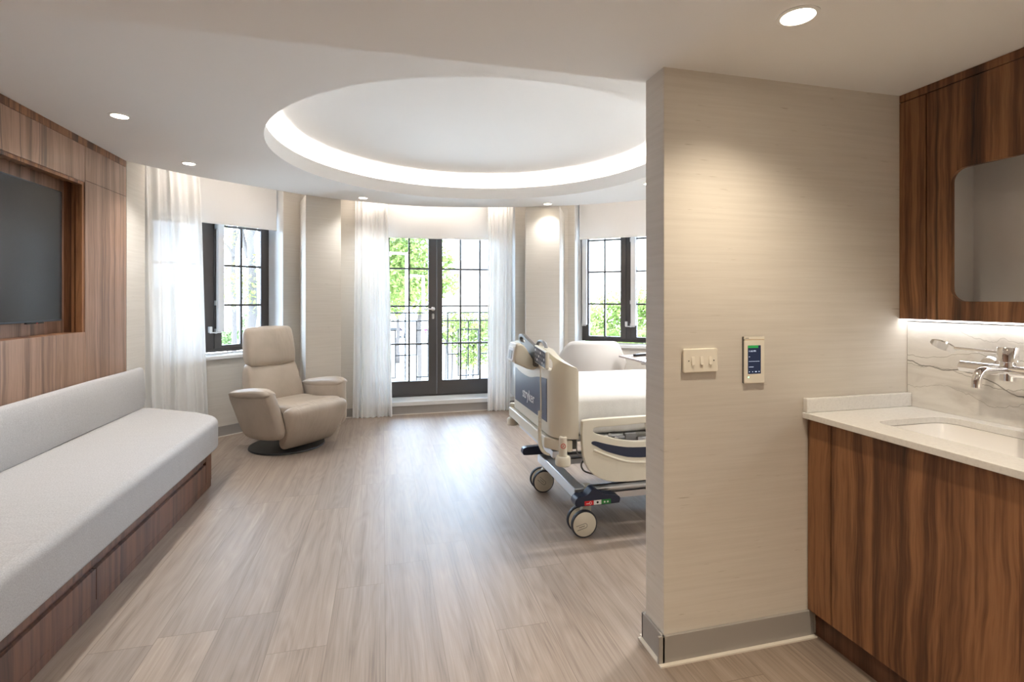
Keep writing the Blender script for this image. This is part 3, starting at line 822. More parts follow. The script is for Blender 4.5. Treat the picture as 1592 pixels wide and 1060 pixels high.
# mixer tap
tp = thing('mixer_tap', 'chrome wall-mounted lever tap above the sink', 'tap', (2.13, 1.318, 1.15)); g = loc((2.13, 1.318, 1.15))
G = lambda pts: [g(*p) for p in pts]
bm = B(); lathe(bm, [(.001, -.036), (.022, -.036), (.0225, -.02), (.0225, .028), (.03, .031), (.03, .078), (.028, .081), (.001, .081)], seg=28); mesh('valve_body', bm, 'chrome', tp, auto=35)
bm = B(); cyl(bm, g(2.13, 1.468, 1.147), g(2.13, 1.168, 1.147), .021, seg=24); mesh('bar', bm, 'chrome', tp, auto=35, bevel=.002)
for y in (1.445, 1.19):
    bm = B(); tube(bm, G([(2.13, y, 1.147), (2.243, y, 1.147)]), .014, 16); lathe(bm, [(.001, .102), (.030, .104), (.036, .112), (.036, .120), (.001, .120)], (0, y-1.318, -.003), 'X', 28); mesh('wall_mount', bm, 'chrome', tp, auto=35)
sp = smoothcurve([(2.128, 1.318, 1.150), (2.08, 1.316, 1.152), (2.02, 1.312, 1.154), (1.988, 1.311, 1.148), (1.972, 1.310, 1.125), (1.970, 1.310, 1.098)], 5, closed=False)
bm = B(); tube(bm, G(sp), .0145, 18); mesh('spout', bm, 'chrome', tp, auto=40)
bm = B(); 
lv = [(2.125, 1.34, 1.210), (2.118, 1.40, 1.211), (2.11, 1.475, 1.213)]
tube(bm, G(lv), [.0065, .0065, .007], 10)
pad = []
for k in range(20):
    a = 2*PI*k/20; pad.append((1.515+.044*math.cos(a), .019*math.sin(a)))
extr(bm, pad, lambda u, v, q: g(2.105-v*.6+q*.6-(u-1.515)*.08, u, 1.221+(u-1.515)*.22+v+q), -.002, .002)
mesh('lever', bm, 'chrome', tp, auto=40)

# switch plate and room controller
sw = thing('light_switch', 'white three-gang rocker switch plate on the partition wall', 'switch', (1.205, 1.7695, 1.16)); g = loc((1.205, 1.7695, 1.16))
def face(pts, q0, q1): return None
bm = B(); extr(bm, rrect(1.128, 1.281, 1.114, 1.207, .008), lambda u, v, q: g(u, q, v), 1.7575, 1.7690); mesh('plate', bm, 'wplas', sw, bevel=.004, seg=3)
for x in (1.169, 1.2075, 1.246):
    bm = B(); extr(bm, [(1.7570, 1.144), (1.7570, 1.176), (1.7560, 1.176), (1.7525, 1.144)], lambda u, v, q: g(q, u, v), x-.0068, x+.0068); mesh('rocker', bm, 'wplas', sw, bevel=.001)
for x in (1.151, 1.2625): bm = B(); lathe(bm, [(.0025, 1.7573-1.7695), (.0025, 1.7567-1.7695), (.0003, 1.7566-1.7695)], (x-1.205, 0, 0), 'Y', 12); mesh('screw', bm, 'dgrey', sw)
tc = thing('room_controller', 'upright white touch-screen thermostat with dark display on the partition wall', 'thermostat', (1.45, 1.7695, 1.157)); g = loc((1.45, 1.7695, 1.157))
F_ = lambda u, v, q: g(u, q, v)
bm = B(); extr(bm, rrect(1.401, 1.4985, 1.062, 1.250, .004, 3), F_, 1.7645, 1.7690); mesh('mounting_plate', bm, 'dgrey', tc)
bm = B(); extr(bm, rrect(1.4035, 1.4985, 1.062, 1.236, .004, 3), F_, 1.7590, 1.7643); mesh('front_cover', bm, 'wplas', tc, bevel=.0015)
bm = B(); extr(bm, [(1.4035, 1.2375), (1.4985, 1.2375), (1.4985, 1.250), (1.4035, 1.250)], F_, 1.7590, 1.7643); mesh('top_band', bm, 'wplas', tc, bevel=.001)
bm = B(); extr(bm, [(1.4195, 1.100), (1.4805, 1.100), (1.4805, 1.214), (1.4195, 1.214)], F_, 1.7585, 1.7589); sc_ = mesh('display', bm, 'scr', tc)
bm = B(); extr(bm, [(1.4195, 1.204), (1.468, 1.204), (1.468, 1.214), (1.4195, 1.214)], F_, 1.7581, 1.7584); mesh('status_bar', bm, 'scrg', sc_)
bm = B()
for (u0, u1, v0, v1) in ((1.424, 1.474, 1.1495, 1.1505), (1.424, 1.446, 1.127, 1.1285), (1.424, 1.429, 1.168, 1.1695), (1.425, 1.428, 1.107, 1.110), (1.440, 1.443, 1.107, 1.110), (1.453, 1.461, 1.107, 1.110), (1.470, 1.474, 1.107, 1.110)):
    extr(bm, [(u0, v0), (u1, v0), (u1, v1), (u0, v1)], F_, 1.7581, 1.7584)
mesh('screen_marks', bm, 'scrt', sc_)
MW = lambda x, y, z: Matrix.Translation(g(x, y, z)) @ Matrix.Rotation(R(90), 4, 'X')
textmesh('screen_text', '11:42 PM', .009, 'scrt', sc_, MW(1.440, 1.7582, 1.191), .0001)
bm = B(); extr(bm, [(1.406, 1.2366), (1.4975, 1.2366), (1.4975, 1.2374), (1.406, 1.2374)], F_, 1.7588, 1.7591); mesh('gold_line', bm, 'yellow', tc)
bm = B(); extr(bm, [(1.408, 1.2425), (1.424, 1.2425), (1.424, 1.2445), (1.408, 1.2445)], F_, 1.7587, 1.7589); mesh('maker_mark', bm, 'mblack', tc)
bm = B(); lathe(bm, [(.003, -.0107), (.002, -.0113), (.0002, -.0114)], g(1.423, 1.7695, 1.087), 'Y', 12); mesh('status_light', bm, 'led', tc)

# ------------------------------------------------------------------ recliner (built facing -y)
rc = thing('recliner', 'taupe leather swivel recliner on a round black base by the window', 'armchair', (-.83, 5.28, 0), R(46))
RX = lambda x, y, z: (x, -y, z)
def legpanel(x, y, z): return RX(x*(1-.10*max(0, .4-z)/.4), y, z)
bm = B(); lathe(bm, [(.001, .0), (.335, .0), (.34, .006), (.335, .016), (.15, .022), (.06, .026), (.001, .026)], (-.03, .05, 0), seg=48); mesh('base_disc', bm, 'disc', rc, auto=35)
bm = B(); cyl(bm, (0, 0, .026), (0, 0, .16), .05); box(bm, -.22, .22, -.20, .22, .16, .20); mesh('swivel_post', bm, 'black', rc, bevel=.005)
pr = chaikin([(-.30, .24), (-.30, .40), (-.22, .44), (.0, .425), (.22, .455), (.325, .455), (.345, .40), (.30, .34), (0, .22)], 2)
bm = B(); cushion(bm, pr, -.30, .30, .045, .012, f=RX); mesh('seat', bm, 'leather', rc, smooth=True)
pr = chaikin([(.27, .425), (.345, .445), (.405, .42), (.415, .36), (.34, .20), (.25, .07), (.19, .045), (.15, .09), (.2, .25), (.26, .36)], 2)
bm = B(); cushion(bm, pr, -.315, .315, .05, .012, f=legpanel); mesh('footrest', bm, 'leather', rc, smooth=True)
for s in (-1, 1):
    pr = chaikin([(-.36, .50), (-.33, .545), (-.1, .575), (.16, .605), (.225, .585), (.235, .55), (.305, .26), (.29, .20), (.22, .165), (-.12, .14), (-.22, .17), (-.30, .34)], 2)
    def aw(x, y, z, s=s): 
        q = max(0, min(1, (z-.1)/.5))
        return RX(x+s*.055*q*q-s*.02*(1-q), y, z)
    bm = B(); cushion(bm, pr, -.405 if s < 0 else .305, -.305 if s < 0 else .405, .04, .02, ns=6, f=aw); ar = mesh('armrest', bm, 'leather', rc, smooth=True)
    cap = chaikin([(-.34, .50), (-.33, .548), (-.1, .578), (.16, .610), (.235, .588), (.24, .555), (.2, .535), (0, .515), (-.2, .49)], 2)
    bm = B(); cushion(bm, cap, -.414 if s < 0 else .301, -.301 if s < 0 else .414, .035, .008, ns=6, f=aw); mesh('arm_pad', bm, 'leather', ar, smooth=True)
def bw(x, y, z):
    q = max(0, min(1, (z-.38)/.45)); return RX(x*(1.0-.17*q), y, z)
pr = chaikin([(-.19, .40), (-.24, .60), (-.30, .755), (-.345, .79), (-.40, .78), (-.42, .70), (-.37, .46), (-.32, .36), (-.24, .36)], 2)
bm = B(); cushion(bm, pr, -.305, .305, .045, .018, f=bw); mesh('backrest', bm, 'leather', rc, smooth=True)
pr = chaikin([(-.275, .77), (-.30, .93), (-.345, 1.09), (-.38, 1.125), (-.42, 1.11), (-.44, 1.05), (-.43, .86), (-.40, .775), (-.33, .755)], 2)
bm = B(); cushion(bm, pr, -.255, .255, .04, .014, f=RX); mesh('headrest', bm, 'leather', rc, smooth=True)

# ------------------------------------------------------------------ tub chair behind the bed (faces the window)
tub = thing('tub_chair', 'white moulded tub chair behind the bed, under the window', 'chair', (2.24, 5.34, 0), R(-12))
bm = B(); A0 = 128; na, nz = 80, 14; grid = []
for i in range(na+1):
    a = (i/na*2-1)*A0; ca = abs(a)
    q = max(0, min(1, (ca-36)/56)); q = q*q*q*(q*(6*q-15)+10)
    top = .955-.245*q-.03*max(0, (ca-85)/43)
    top -= .014*min(1, ca/60)**2
    row = []
    for j in range(nz+1):
        t = j/nz; z = .36+(top-.36)*t
        rx = .19+.13*min(1, t*1.5)**.6+.02*t; ry = .17+.09*min(1, t*1.4)**.6+.03*t
        rx += .05*q*t*t
        row.append(bm.verts.new((rx*math.sin(R(a)), -ry*math.cos(R(a)) if ca < 90 else -ry*math.cos(R(a))*1.1, z)))
    grid.append(row)
for i in range(na):
    for j in range(nz): bm.faces.new([grid[i][j], grid[i+1][j], grid[i+1][j+1], grid[i][j+1]])
sh = mesh('shell', bm, 'tubw', tub, smooth=True); sd = sh.modifiers.new('thick', 'SOLIDIFY'); sd.thickness = .022; sd.offset = 1
bm = B(); softslab(bm, dens(rrect(-.19, .19, -.165, .27, .1, 6), .06), .36, .45, .03, 0); mesh('seat', bm, 'tubw', tub, smooth=True)
for sx in (-1, 1):
    for sy in (-1, 1):
        bm = B(); cyl(bm, (sx*.13, .05+sy*.12, .362), (sx*.21, .05+sy*.2, 0), .014, .01, 12); mesh('leg', bm, 'tubw', tub, auto=40)

# ------------------------------------------------------------------ overbed table
ot = thing('overbed_table', 'wheeled overbed table with pale top between the bed and the window', 'table', (2.66, 4.65, 0))
bm = B(); extr(bm, rrect(-.22, .20, -.42, .385, .03), XY, .782, .802); mesh('tabletop', bm, 'tabt', ot, bevel=.004)
bm = B(); box(bm, -.09, .06, -.12, .06, .735, .7815); box(bm, -.16, -.10, -.02, .0, .748, .756); mesh('lift_bracket', bm, 'alu', ot, bevel=.003)
bm = B(); box(bm, -.05, .0, -.07, .01, .35, .735); mesh('inner_column', bm, 'alu', ot, bevel=.004)
bm = B(); box(bm, -.06, .01, -.08, .02, .075, .36); mesh('outer_column', bm, 'white', ot, bevel=.004)
bm = B(); box(bm, -.2, .2, -.05, -.01, .05, .0745); box(bm, -.2, -.16, -.36, .33, .05, .0745); box(bm, .16, .2, -.36, .33, .05, .0745); mesh('base', bm, 'white', ot, bevel=.004)
for x in (-.18, .18):
    for y in (-.34, .31):
        bm = B(); lathe(bm, [(.001, -.012), (.0245, -.012), (.0245, .012), (.001, .012)], (x, y, .0245), 'X', 20); mesh('castor', bm, 'rubber', ot, auto=40)
fo = B(); extr(fo, rrect(2.50, 2.80, 4.68, 4.93, .006), XY, .8022, .8085); tag(mesh('folder', fo, 'folder', bevel=.001), 'thin pale folder lying on the overbed table', 'folder')
hs = thing('remote_control', 'small black remote with white trim on top of the pale folder', 'remote control', (2.60, 4.82, .809), R(14))
bm = B(); softslab(bm, dens(rrect(-.10, .12, -.024, .024, .018, 5), .03), .0002, .026, .008, 0); mesh('body', bm, 'black', hs, smooth=True)
bm = B(); box(bm, -.02, .115, -.02, .02, .0265, .029); mesh('key_strip', bm, 'mwhite', hs, bevel=.001)

# ------------------------------------------------------------------ hospital bed
bed = thing('hospital_bed', 'beige and navy hospital bed on casters, foot end towards the room', 'bed', (2.0, 3.265, 0)); g = loc((2.0, 3.265, 0))
FX, Q = .945, .14
def foot(s, z, w_):
    """s runs along the footboard from its near end; w_ is depth into the bed"""
    LQ, LF = .22, .77
    if s < LQ:
        a = PI/2*(LQ-s)/LQ; x = FX+Q*(1-math.cos(a)); y = 2.88-Q*math.sin(a); nx, ny = math.cos(a), math.sin(a)
    elif s <= LQ+LF: x, y, nx, ny = FX, 2.88+s-LQ, 1, 0
    else:
        a = PI/2*(s-LQ-LF)/LQ; x = FX+Q*(1-math.cos(a)); y = 3.65+Q*math.sin(a); nx, ny = math.cos(a), -math.sin(a)
    return g(x+nx*w_, y+ny*w_, z)
half = [(0, .60), (0, .985), (.012, 1.008), (.05, 1.022), (.10, 1.042), (.15, 1.066), (.20, 1.088), (.25, 1.100), (.32, 1.104), (.46, 1.10)]
outl = half+[(1.21-s, z) for s, z in half[::-1]]
outl = outl[::-1]
hole = rrect(.165, .40, .982, 1.052, .03, 6)
hole2 = [(1.21-u, v) for u, v in hole][::-1]
sl = [.01]+[.22*k/10 for k in range(1, 11)]+[.99+.22*k/10 for k in range(0, 10)]+[1.2]
bm = B(); plate(bm, outl, [hole, hole2], foot, 0, .045, sl); fb = mesh('footboard', bm, 'bedp', bed, bevel=.012, seg=3, auto=45)
bm = B()
pan = smoothcurve([(.235, .928), (.40, .916), (.605, .884), (.80, .884), (.975, .904)], 6, closed=False)
plate(bm, [(.235, .672), (.975, .668)]+pan[::-1], [], foot, -.003, .0005); fp = mesh('foot_panel', bm, 'navyp', fb)
textmesh('lettering', 'stryker', .098, 'mwhite', fb, Matrix.Translation(g(FX-.0042, 3.285, .757)) @ Matrix(((0, 0, -1, 0), (-1, 0, 0, 0), (0, 1, 0, 0), (0, 0, 0, 1))), .0008)
# console on the footboard
pr = chaikin([(.806, 1.10), (.812, 1.122), (.842, 1.122), (.872, 1.10), (.905, 1.045), (.942, .985), (.942, .952), (.90, .953), (.83, .985), (.794, 1.002)], 1)
bm = B(); cushion(bm, [(x, z) for x, z in pr], 3.10, 3.275, .016, 0, ns=4, f=lambda x, y, z: g(y, x, z)); cs = mesh('console', bm, 'bedp', bed, auto=40)
bm = B(); extr(bm, rrect(3.118, 3.258, 1.008, 1.096, .012), lambda u, v, q: g(.806-(1.10-v)*.122+q, u, v), -.006, .006); cp_ = mesh('console_bezel', bm, 'mwhite', cs, bevel=.002)
bm = B(); extr(bm, rrect(3.145, 3.215, 1.022, 1.075, .003), lambda u, v, q: g(.806-(1.10-v)*.122+q, u, v), -.0085, -.0062); mesh('console_display', bm, 'mgrey', cs)
sad = smoothcurve([(3.40, 1.098), (3.455, 1.12), (3.44, 1.155), (3.36, 1.162), (3.26, 1.142), (3.14, 1.118), (3.07, 1.10), (3.05, 1.03), (3.065, .978), (3.14, .995), (3.22, 1.03), (3.31, 1.07)], 4)
sh_ = smoothcurve([(3.385, 1.108), (3.42, 1.128), (3.38, 1.142), (3.31, 1.132), (3.29, 1.112)], 4)
bm = B(); plate(bm, sad[::-1], [sh_], lambda u, v, q: g(q, u, v), .918, .9435); mesh('pump_saddle', bm, 'dgrey', bed, bevel=.006, seg=2, auto=45)
bm = B(); tube(bm, [g(.965, y, z) for y, z in smoothcurve([(3.16, 1.095), (3.12, 1.128), (3.04, 1.135), (2.99, 1.12), (2.97, 1.098)], 5, closed=False)], .011, 10); mesh('lifting_handle', bm, 'mgrey', bed, smooth=True)
# foot crossbeam, bumpers
def off_x(y): return 0
bm = B(); bp = [(.925, 3.76), (.925, 2.885), (1.0, 2.77), (1.06, 2.77), (.985, 2.905), (.985, 3.74)]
prism(bm, [g(x, y, 0)[:2] for x, y in bp], .522, .588); mesh('crossbeam', bm, 'bedp', bed, bevel=.006)
for (x, y) in ((.998, 2.765), (.955, 3.755)):
    bm = B(); lathe(bm, [(.001, .505), (.024, .505), (.023, .612), (.018, .616), (.001, .612)], (x-2, y-3.265, 0), seg=24); pt = mesh('iv_socket', bm, 'bedp', bed, auto=40)
    bm = B(); lathe(bm, [(.001, .452), (.038, .452), (.044, .458), (.044, .494), (.038, .504), (.001, .5045)], (x-2, y-3.265, 0), seg=28); mesh('bumper', bm, 'bedp', pt, auto=40)
    if y < 3:
        bm = B(); n_ = 28
        for r0, r1, a0, a1 in ((.0118, .0148, 0, 2*PI),):
            lathe(bm, [(r0, -.0008), (r1, -.0008), (r1, .0), (r0, .0)], (0, 0, 0), 'Y', 24, False)
        box(bm, -.0105, .0105, -.0008, 0, -.0009, .0009, lambda a, b, c: (a*.7-c*.7, b, a*.7+c*.7)); box(bm, -.0035, -.0018, -.0006, 0, -.006, .006)
        bmesh.ops.transform(bm, matrix=Matrix.Translation((x-2-.0055, y-3.265-.0232, .567)) @ Matrix.Rotation(R(-14), 4, 'Z'), verts=bm.verts[:]); mesh('warning_mark', bm, 'red', pt)
bm = B(); box(bm, .99, 1.03, 2.92, 3.70, .445, .487, g); mesh('lower_crossbar', bm, 'steel', bed, bevel=.004)
bm = B(); box(bm, 1.045, 1.09, 2.79, 2.86, .53, .588, g); mesh('frame_end_block', bm, 'dgrey', bed, bevel=.003)
bm = B(); box(bm, 1.03, 1.044, 2.782, 2.79, .55, .575, g); mesh('amber_mark', bm, 'yellow', bed)
# deck, mattress platform, lift columns and base
bm = B(); box(bm, 1.06, 3.02, 2.88, 3.65, .545, .60, g); mesh('deck', bm, 'dgrey', bed, bevel=.008)
bm = B()
for y in (2.83, 3.70): tube(bm, [g(1.09, y, .583), g(3.0, y, .583)], .018, 12)
for x in (1.2, 1.30, 1.75, 2.2, 2.6): box(bm, x, x+.018, 2.808, 2.88, .55, .603, g)
mesh('deck_rail', bm, 'alu', bed, auto=40)
bm = B(); cyl(bm, g(1.33, 2.80, .575), g(1.40, 2.80, .575), .012); box(bm, 1.40, 1.47, 2.785, 2.815, .55, .602, g); mesh('actuator', bm, 'mgrey', bed, bevel=.003)
for x in (1.55, 2.6): bm = B(); box(bm, x, x+.14, 3.17, 3.36, .21, .5445, g); mesh('lift_column', bm, 'mgrey', bed, bevel=.01)
for x in (1.115, 2.76): bm = B(); box(bm, x, x+.07, 2.885, 3.645, .195, .262, g); mesh('base_crossmember', bm, 'alu', bed, bevel=.006)
bm = B()
for y in (2.925, 3.60): 
    tube(bm, [g(1.186, y, .238), g(2.759, y, .238)], .026, 16); box(bm, 1.186, 2.759, y-.02, y+.02, .175, .212, g)
box(bm, 1.5, 2.79, 3.14, 3.39, .19, .21, g)
mesh('base_rail', bm, 'steel', bed, auto=40)
for y in (2.895, 3.57): bm = B(); box(bm, 1.186, 1.24, y, y+.062, .205, .268, g); mesh('base_corner', bm, 'bedp', bed, bevel=.006)
def caster(cx, cy, near, spin):
    ca = empty('caster'); ca.parent = bed; ca.location = g(cx, cy, 0); ca.rotation_euler = (0, 0, 0)
    bm = B(); cyl(bm, (.03, .035, .155), (.03, .035, .194), .022); extr(bm, [(-.005, .15), (.04, .178), (.062, .165), (.06, .10), (.03, .07), (0, .07)], XZ, .022, .050); mesh('fork', bm, 'bedp', ca, bevel=.004)
    for y0 in (-.012, .060):
        bm = B(); lathe(bm, [(.066, -.013), (.078, -.012), (.08, -.007), (.08, .007), (.078, .012), (.066, .013)], (0, y0, .08), 'Y', 40, False); ty = mesh('tyre', bm, 'rubber', ca, auto=35)
        bm = B(); lathe(bm, [(.001, -.0155), (.069, -.0145), (.0712, -.0132), (.0712, .0132), (.069, .0145), (.001, .0155)], (0, y0, .08), 'Y', 40); cv_ = mesh('wheel_cover', bm, 'bedp', ca, auto=35)
        if y0 < 0:
            bm = B(); st = []
            for k in range(13): a = R(-90+180*k/12); st.append((.002+.013*math.cos(a), .013*math.sin(a)))
            path = [(-.052, -.013)]+st+[(-.052, .013)]
            c_, s_ = math.cos(R(spin)), math.sin(R(spin))
            tube(bm, [(u*c_-v*s_, y0-.0155, .073+u*s_+v*c_) for u, v in path], .0011, 6)
            for k in range(4): tube(bm, [((-.036+.009*k)*c_, y0-.0155, .073+(-.036+.009*k)*s_-.002*(k % 2)), ((-.029+.009*k)*c_, y0-.0155, .075+(-.029+.009*k)*s_)], .0016, 5)
            mesh('wheel_mark', bm, 'mblack', ca)
for x, y, sp_ in ((1.148, 2.83, 14), (1.13, 3.56, -42), (2.80, 2.83, 0), (2.80, 3.56, 20)): caster(x, y, True, sp_)
def pedal(x0, x1, xc, y0, y1, z0, z1, marks):
    pf = smoothcurve([(x0, z0+.035), (x0+.02, z0+.055), (xc-.05, z0+.06), (xc-.015, z1), (xc+.015, z1), (xc+.05, z0+.062), (x1-.03, z0+.048), (x1, z0+.034), (x1-.002, z0+.006), (x1-.03, z0), (x0+.03, z0), (x0, z0+.012)], 4)
    bm = B(); extr(bm, pf, lambda u, v, q: g(u, q, v), y0, y1); pd = mesh('brake_pedal', bm, 'navy', bed, bevel=.004, auto=45)
    if marks:
        w = (x1-x0)
        for a, b, mt in ((.20, .40, 'red'), (.405, .575, 'mwhite'), (.58, .79, 'green')):
            bm = B(); box(bm, x0+w*a, x0+w*b, y0-.0012, y0+.002, z0+.003, z0+.029, g); s = mesh('pedal_sticker', bm, mt, pd)
            cxm = x0+w*(a+b)/2; bm = B()
            if mt == 'red':
                lathe(bm, [(.006, 0), (.008, 0), (.008, -.001), (.006, -.001)], g(cxm+.008, y0-.0013, z0+.016), 'Y', 16, False); box(bm, cxm-.018, cxm, y0-.0022, y0-.0013, z0+.012, z0+.015, g)
                mesh('pedal_symbol', bm, 'mwhite', pd)
            elif mt == 'mwhite':
                lathe(bm, [(.0001, 0), (.007, 0), (.006, -.001), (.0001, -.001)], g(cxm, y0-.0013, z0+.016), 'Y', 16); mesh('pedal_symbol', bm, 'mblack', pd)
            else:
                for dx in (-.010, .010): lathe(bm, [(.0001, 0), (.0055, 0), (.005, -.001), (.0001, -.001)], g(cxm+dx, y0-.0013, z0+.015), 'Y', 12)
                mesh('pedal_symbol', bm, 'mwhite', pd)
pedal(1.085, 1.365, 1.205, 2.79, 2.86, .193, .285, True)
pedal(.985, 1.235, 1.165, 3.575, 3.625, .268, .335, False)
# side rails
ro = chaikin([(1.095, .70), (1.11, .714), (1.30, .716), (2.02, .716), (2.05, .70), (2.05, .50), (2.0, .40), (1.93, .352), (1.80, .342), (1.513, .342), (1.40, .340), (1.27, .348), (1.18, .385), (1.125, .44), (1.098, .53)], 1)
op = smoothcurve([(1.163, .650), (1.178, .667), (1.291, .669), (1.40, .672), (1.486, .675), (1.502, .665), (1.512, .60), (1.513, .572), (1.42, .571), (1.334, .587), (1.249, .609), (1.177, .634)], 3)
op2 = [(1.572+1.572-u, v) for u, v in op][::-1]
nv = smoothcurve([(1.152, .578), (1.168, .591), (1.24, .571), (1.324, .551), (1.41, .539), (1.572, .534), (1.73, .539), (1.82, .551), (1.90, .571), (1.976, .591), (1.99, .578), (1.95, .556), (1.90, .529), (1.82, .500), (1.73, .481), (1.572, .474), (1.41, .481), (1.324, .500), (1.24, .529), (1.19, .556)], 3)
rg = smoothcurve([(1.165, .540), (1.24, .507), (1.324, .474), (1.41, .453), (1.572, .442), (1.73, .453), (1.82, .474), (1.90, .507), (1.98, .54)], 4, closed=False)
for yy, s in ((2.715, 1), (3.815, -1)):
    bm = B(); plate(bm, ro[::-1], [op, op2], lambda u, v, q: g(u, yy+s*q, v), 0, .032); sr = mesh('side_rail', bm, 'bedp', bed, bevel=.009, seg=3, auto=45)
    bm = B(); plate(bm, nv[::-1], [], lambda u, v, q: g(u, yy+s*q, v), -.0018, .004); mesh('rail_inlay', bm, 'navy', sr)
    bm = B(); tube(bm, [g(u, yy, v) for u, v in rg], .007, 8); mesh('rail_ridge', bm, 'bedp', sr, smooth=True)
    for x in (1.40, 1.80): bm = B(); box(bm, x, x+.05, min(yy+s*.032, yy+s*.16), max(yy+s*.032, yy+s*.16), .50, .544, g); mesh('rail_hinge', bm, 'dgrey', sr, bevel=.003)
bm = B(); prism(bm, [g(x, y, 0)[:2] for x, y in ((3.05, 2.80), (3.10, 2.80), (3.10, 3.73), (3.05, 3.73))], .55, 1.2); mesh('headboard', bm, 'bedp', bed, bevel=.03, seg=4)
bm = B(); tube(bm, [g(*p) for p in smoothcurve([(1.094, 2.787, .63), (1.09, 2.787, .56), (1.093, 2.785, .51), (1.115, 2.785, .488), (1.16, 2.80, .47)], 6, closed=False)], .004, 8); mesh('power_lead', bm, 'mgrey', bed, smooth=True)
bm = B(); tube(bm, [g(*p) for p in smoothcurve([(1.20, 2.87, .46), (1.15, 2.86, .42), (1.16, 2.85, .38), (1.22, 2.85, .355), (1.36, 2.88, .30)], 6, closed=False)], .005, 8); mesh('drain_hose', bm, 'dgrey', bed, smooth=True)

# mattress with its sheet
bm = B(); mo = rrect(1.005, 3.04, 2.795, 3.735, .09, 7)
softslab(bm, dens(mo, .022), .606, .842, .05, .008)
for v in bm.verts:
    c = v.co; k = max(0, min(1, (.835-c.z)/.07))
    c.z += .005*noise.noise(Vector((c.x*3, c.y*3, 0)))*(1-k)
    w_ = noise.noise(Vector((c.x*16+c.z*5, c.y*16, c.z*3)))+.6*noise.noise(Vector((c.x*34-c.z*9, c.y*34, c.z*6+4)))
    if c.y < 3.2: c.y += .007*k*w_+.002
mt_ = mesh('mattress', bm, 'sheet', smooth=True)
mt_.modifiers.new('smooth', 'SUBSURF').levels = 1; mt_.modifiers[-1].render_levels = 2
tag(mt_, 'white sheeted mattress lying on the hospital bed', 'mattress')

# handset hung on the footboard
hd = thing('bed_handset', 'navy-faced beige keypad handset hung on the bed foot with its coiled cord', 'remote control', (.91, 2.90, 1.06), R(0)); g = loc((.91, 2.90, 1.06))
hp = [(2.728, 1.005), (2.728, 1.106), (3.005, 1.121), (3.005, 1.016)]
bm = B(); extr(bm, roundpoly(hp, [.01]*4, 4)[::-1], lambda u, v, q: g(q-(2.88-u)*.06, u, v), .893, .913); hb = mesh('handset_body', bm, 'bedp', hd, bevel=.005)
hk = [(2.745, 1.011), (2.745, 1.100), (2.997, 1.114), (2.997, 1.022)]
bm = B(); extr(bm, hk[::-1], lambda u, v, q: g(q-(2.88-u)*.06, u, v), .8915, .8935); hk_ = mesh('keypad', bm, 'navy', hb)
for r_ in range(3):
    for c_ in range(6):
        u = 2.978-.041*c_; v = 1.094-.026*r_-(2.985-u)*.055
        bm = B(); extr(bm, [(u-.017, v-.007), (u-.017, v+.006), (u+.004, v+.007), (u+.004, v-.006)][::-1], lambda a, b, q: g(q-(2.88-a)*.06, a, b), .8905, .8918)
        mesh('key', bm, 'mgrey' if (r_+c_) % 3 else 'mwhite', hb)
bm = B()
cd = smoothcurve([(.902, 2.885, 1.01), (.902, 2.885, .90), (.905, 2.888, .80), (.906, 2.89, .74)], 5, closed=False)
tube(bm, [g(*p) for p in cd], .0042, 8)
cr = smoothcurve([(.906, 2.89, .74), (.904, 2.892, .66), (.903, 2.89, .60), (.903, 2.880, .55), (.915, 2.855, .512), (.94, 2.835, .496)], 16, closed=False)
hel = []
for i in range(len(cr)-1):
    for k in range(6):
        p = Vector(cr[i]).lerp(Vector(cr[i+1]), k/6); a = 2*PI*(i*6+k)/10
        hel.append(g(p.x+.0085*math.cos(a)-.006, p.y+.0085*math.sin(a), p.z))
tube(bm, hel, .0042, 6); mesh('coiled_cord', bm, 'bedp', hd, smooth=True)

# ------------------------------------------------------------------ outside the windows
GZ = -3.6
def out(u, v, dd):
    """a point dd metres ahead along the sight line through photo pixel (u, v)"""
    th = math.atan(201/796); l = (u-796)/796*dd
    return (math.sin(th)*dd+math.cos(th)*l, math.cos(th)*dd-math.sin(th)*l, 1.4+(465-v)/796*dd)
bm = B(); box(bm, -60, 80, 7.6, 130, GZ-.2, GZ); struct('ground', bm, 'asph')
bm = B(); box(bm, -60, 80, 7.6, 24, GZ, GZ+.12); struct('pavement', bm, 'pave')
bm = B(); box(bm, -.6, 2.0, 6.815, 7.25, -.05, .10); tag(struct('balcony_slab', bm, 'stucco'), None, None)

rl = thing('balcony_railing', 'geometric grey iron balcony railing outside the glazed doors', 'railing', (.7, 7.1, .1)); g = loc((.7, 7.1, .1))
bm = B(); box(bm, -.55, 1.95, 7.085, 7.115, 1.205, 1.222, g); box(bm, -.55, 1.95, 7.09, 7.11, 1.093, 1.111, g); box(bm, -.55, 1.95, 7.09, 7.11, .245, .26, g); mesh('rail', bm, 'iron', rl)
bm = B()
for x in (-.53, -.18, .297, .873, 1.46, 1.93): box(bm, x-.009, x+.009, 7.091, 7.109, .10, 1.205, g)
mesh('post', bm, 'iron', rl)
bm = B()
for x in (-.36, .447, 1.161, 1.70): box(bm, x-.007, x+.007, 7.093, 7.107, .26, 1.094, g)
for a, b in ((.06, .165), (.447, .60), (1.021, 1.303), (-.45, -.27)):
    box(bm, a-.007, a+.007, 7.092, 7.108, .33, .985, g); box(bm, b-.007, b+.007, 7.092, 7.108, .33, .985, g); box(bm, a, b, 7.092, 7.108, .97, .985, g); box(bm, a, b, 7.092, 7.108, .33, .345, g)
for a, b in ((.165, .447), (.873, 1.021), (1.303, 1.46)): box(bm, a, b, 7.092, 7.108, .63, .645, g)
mesh('panel', bm, 'iron', rl)

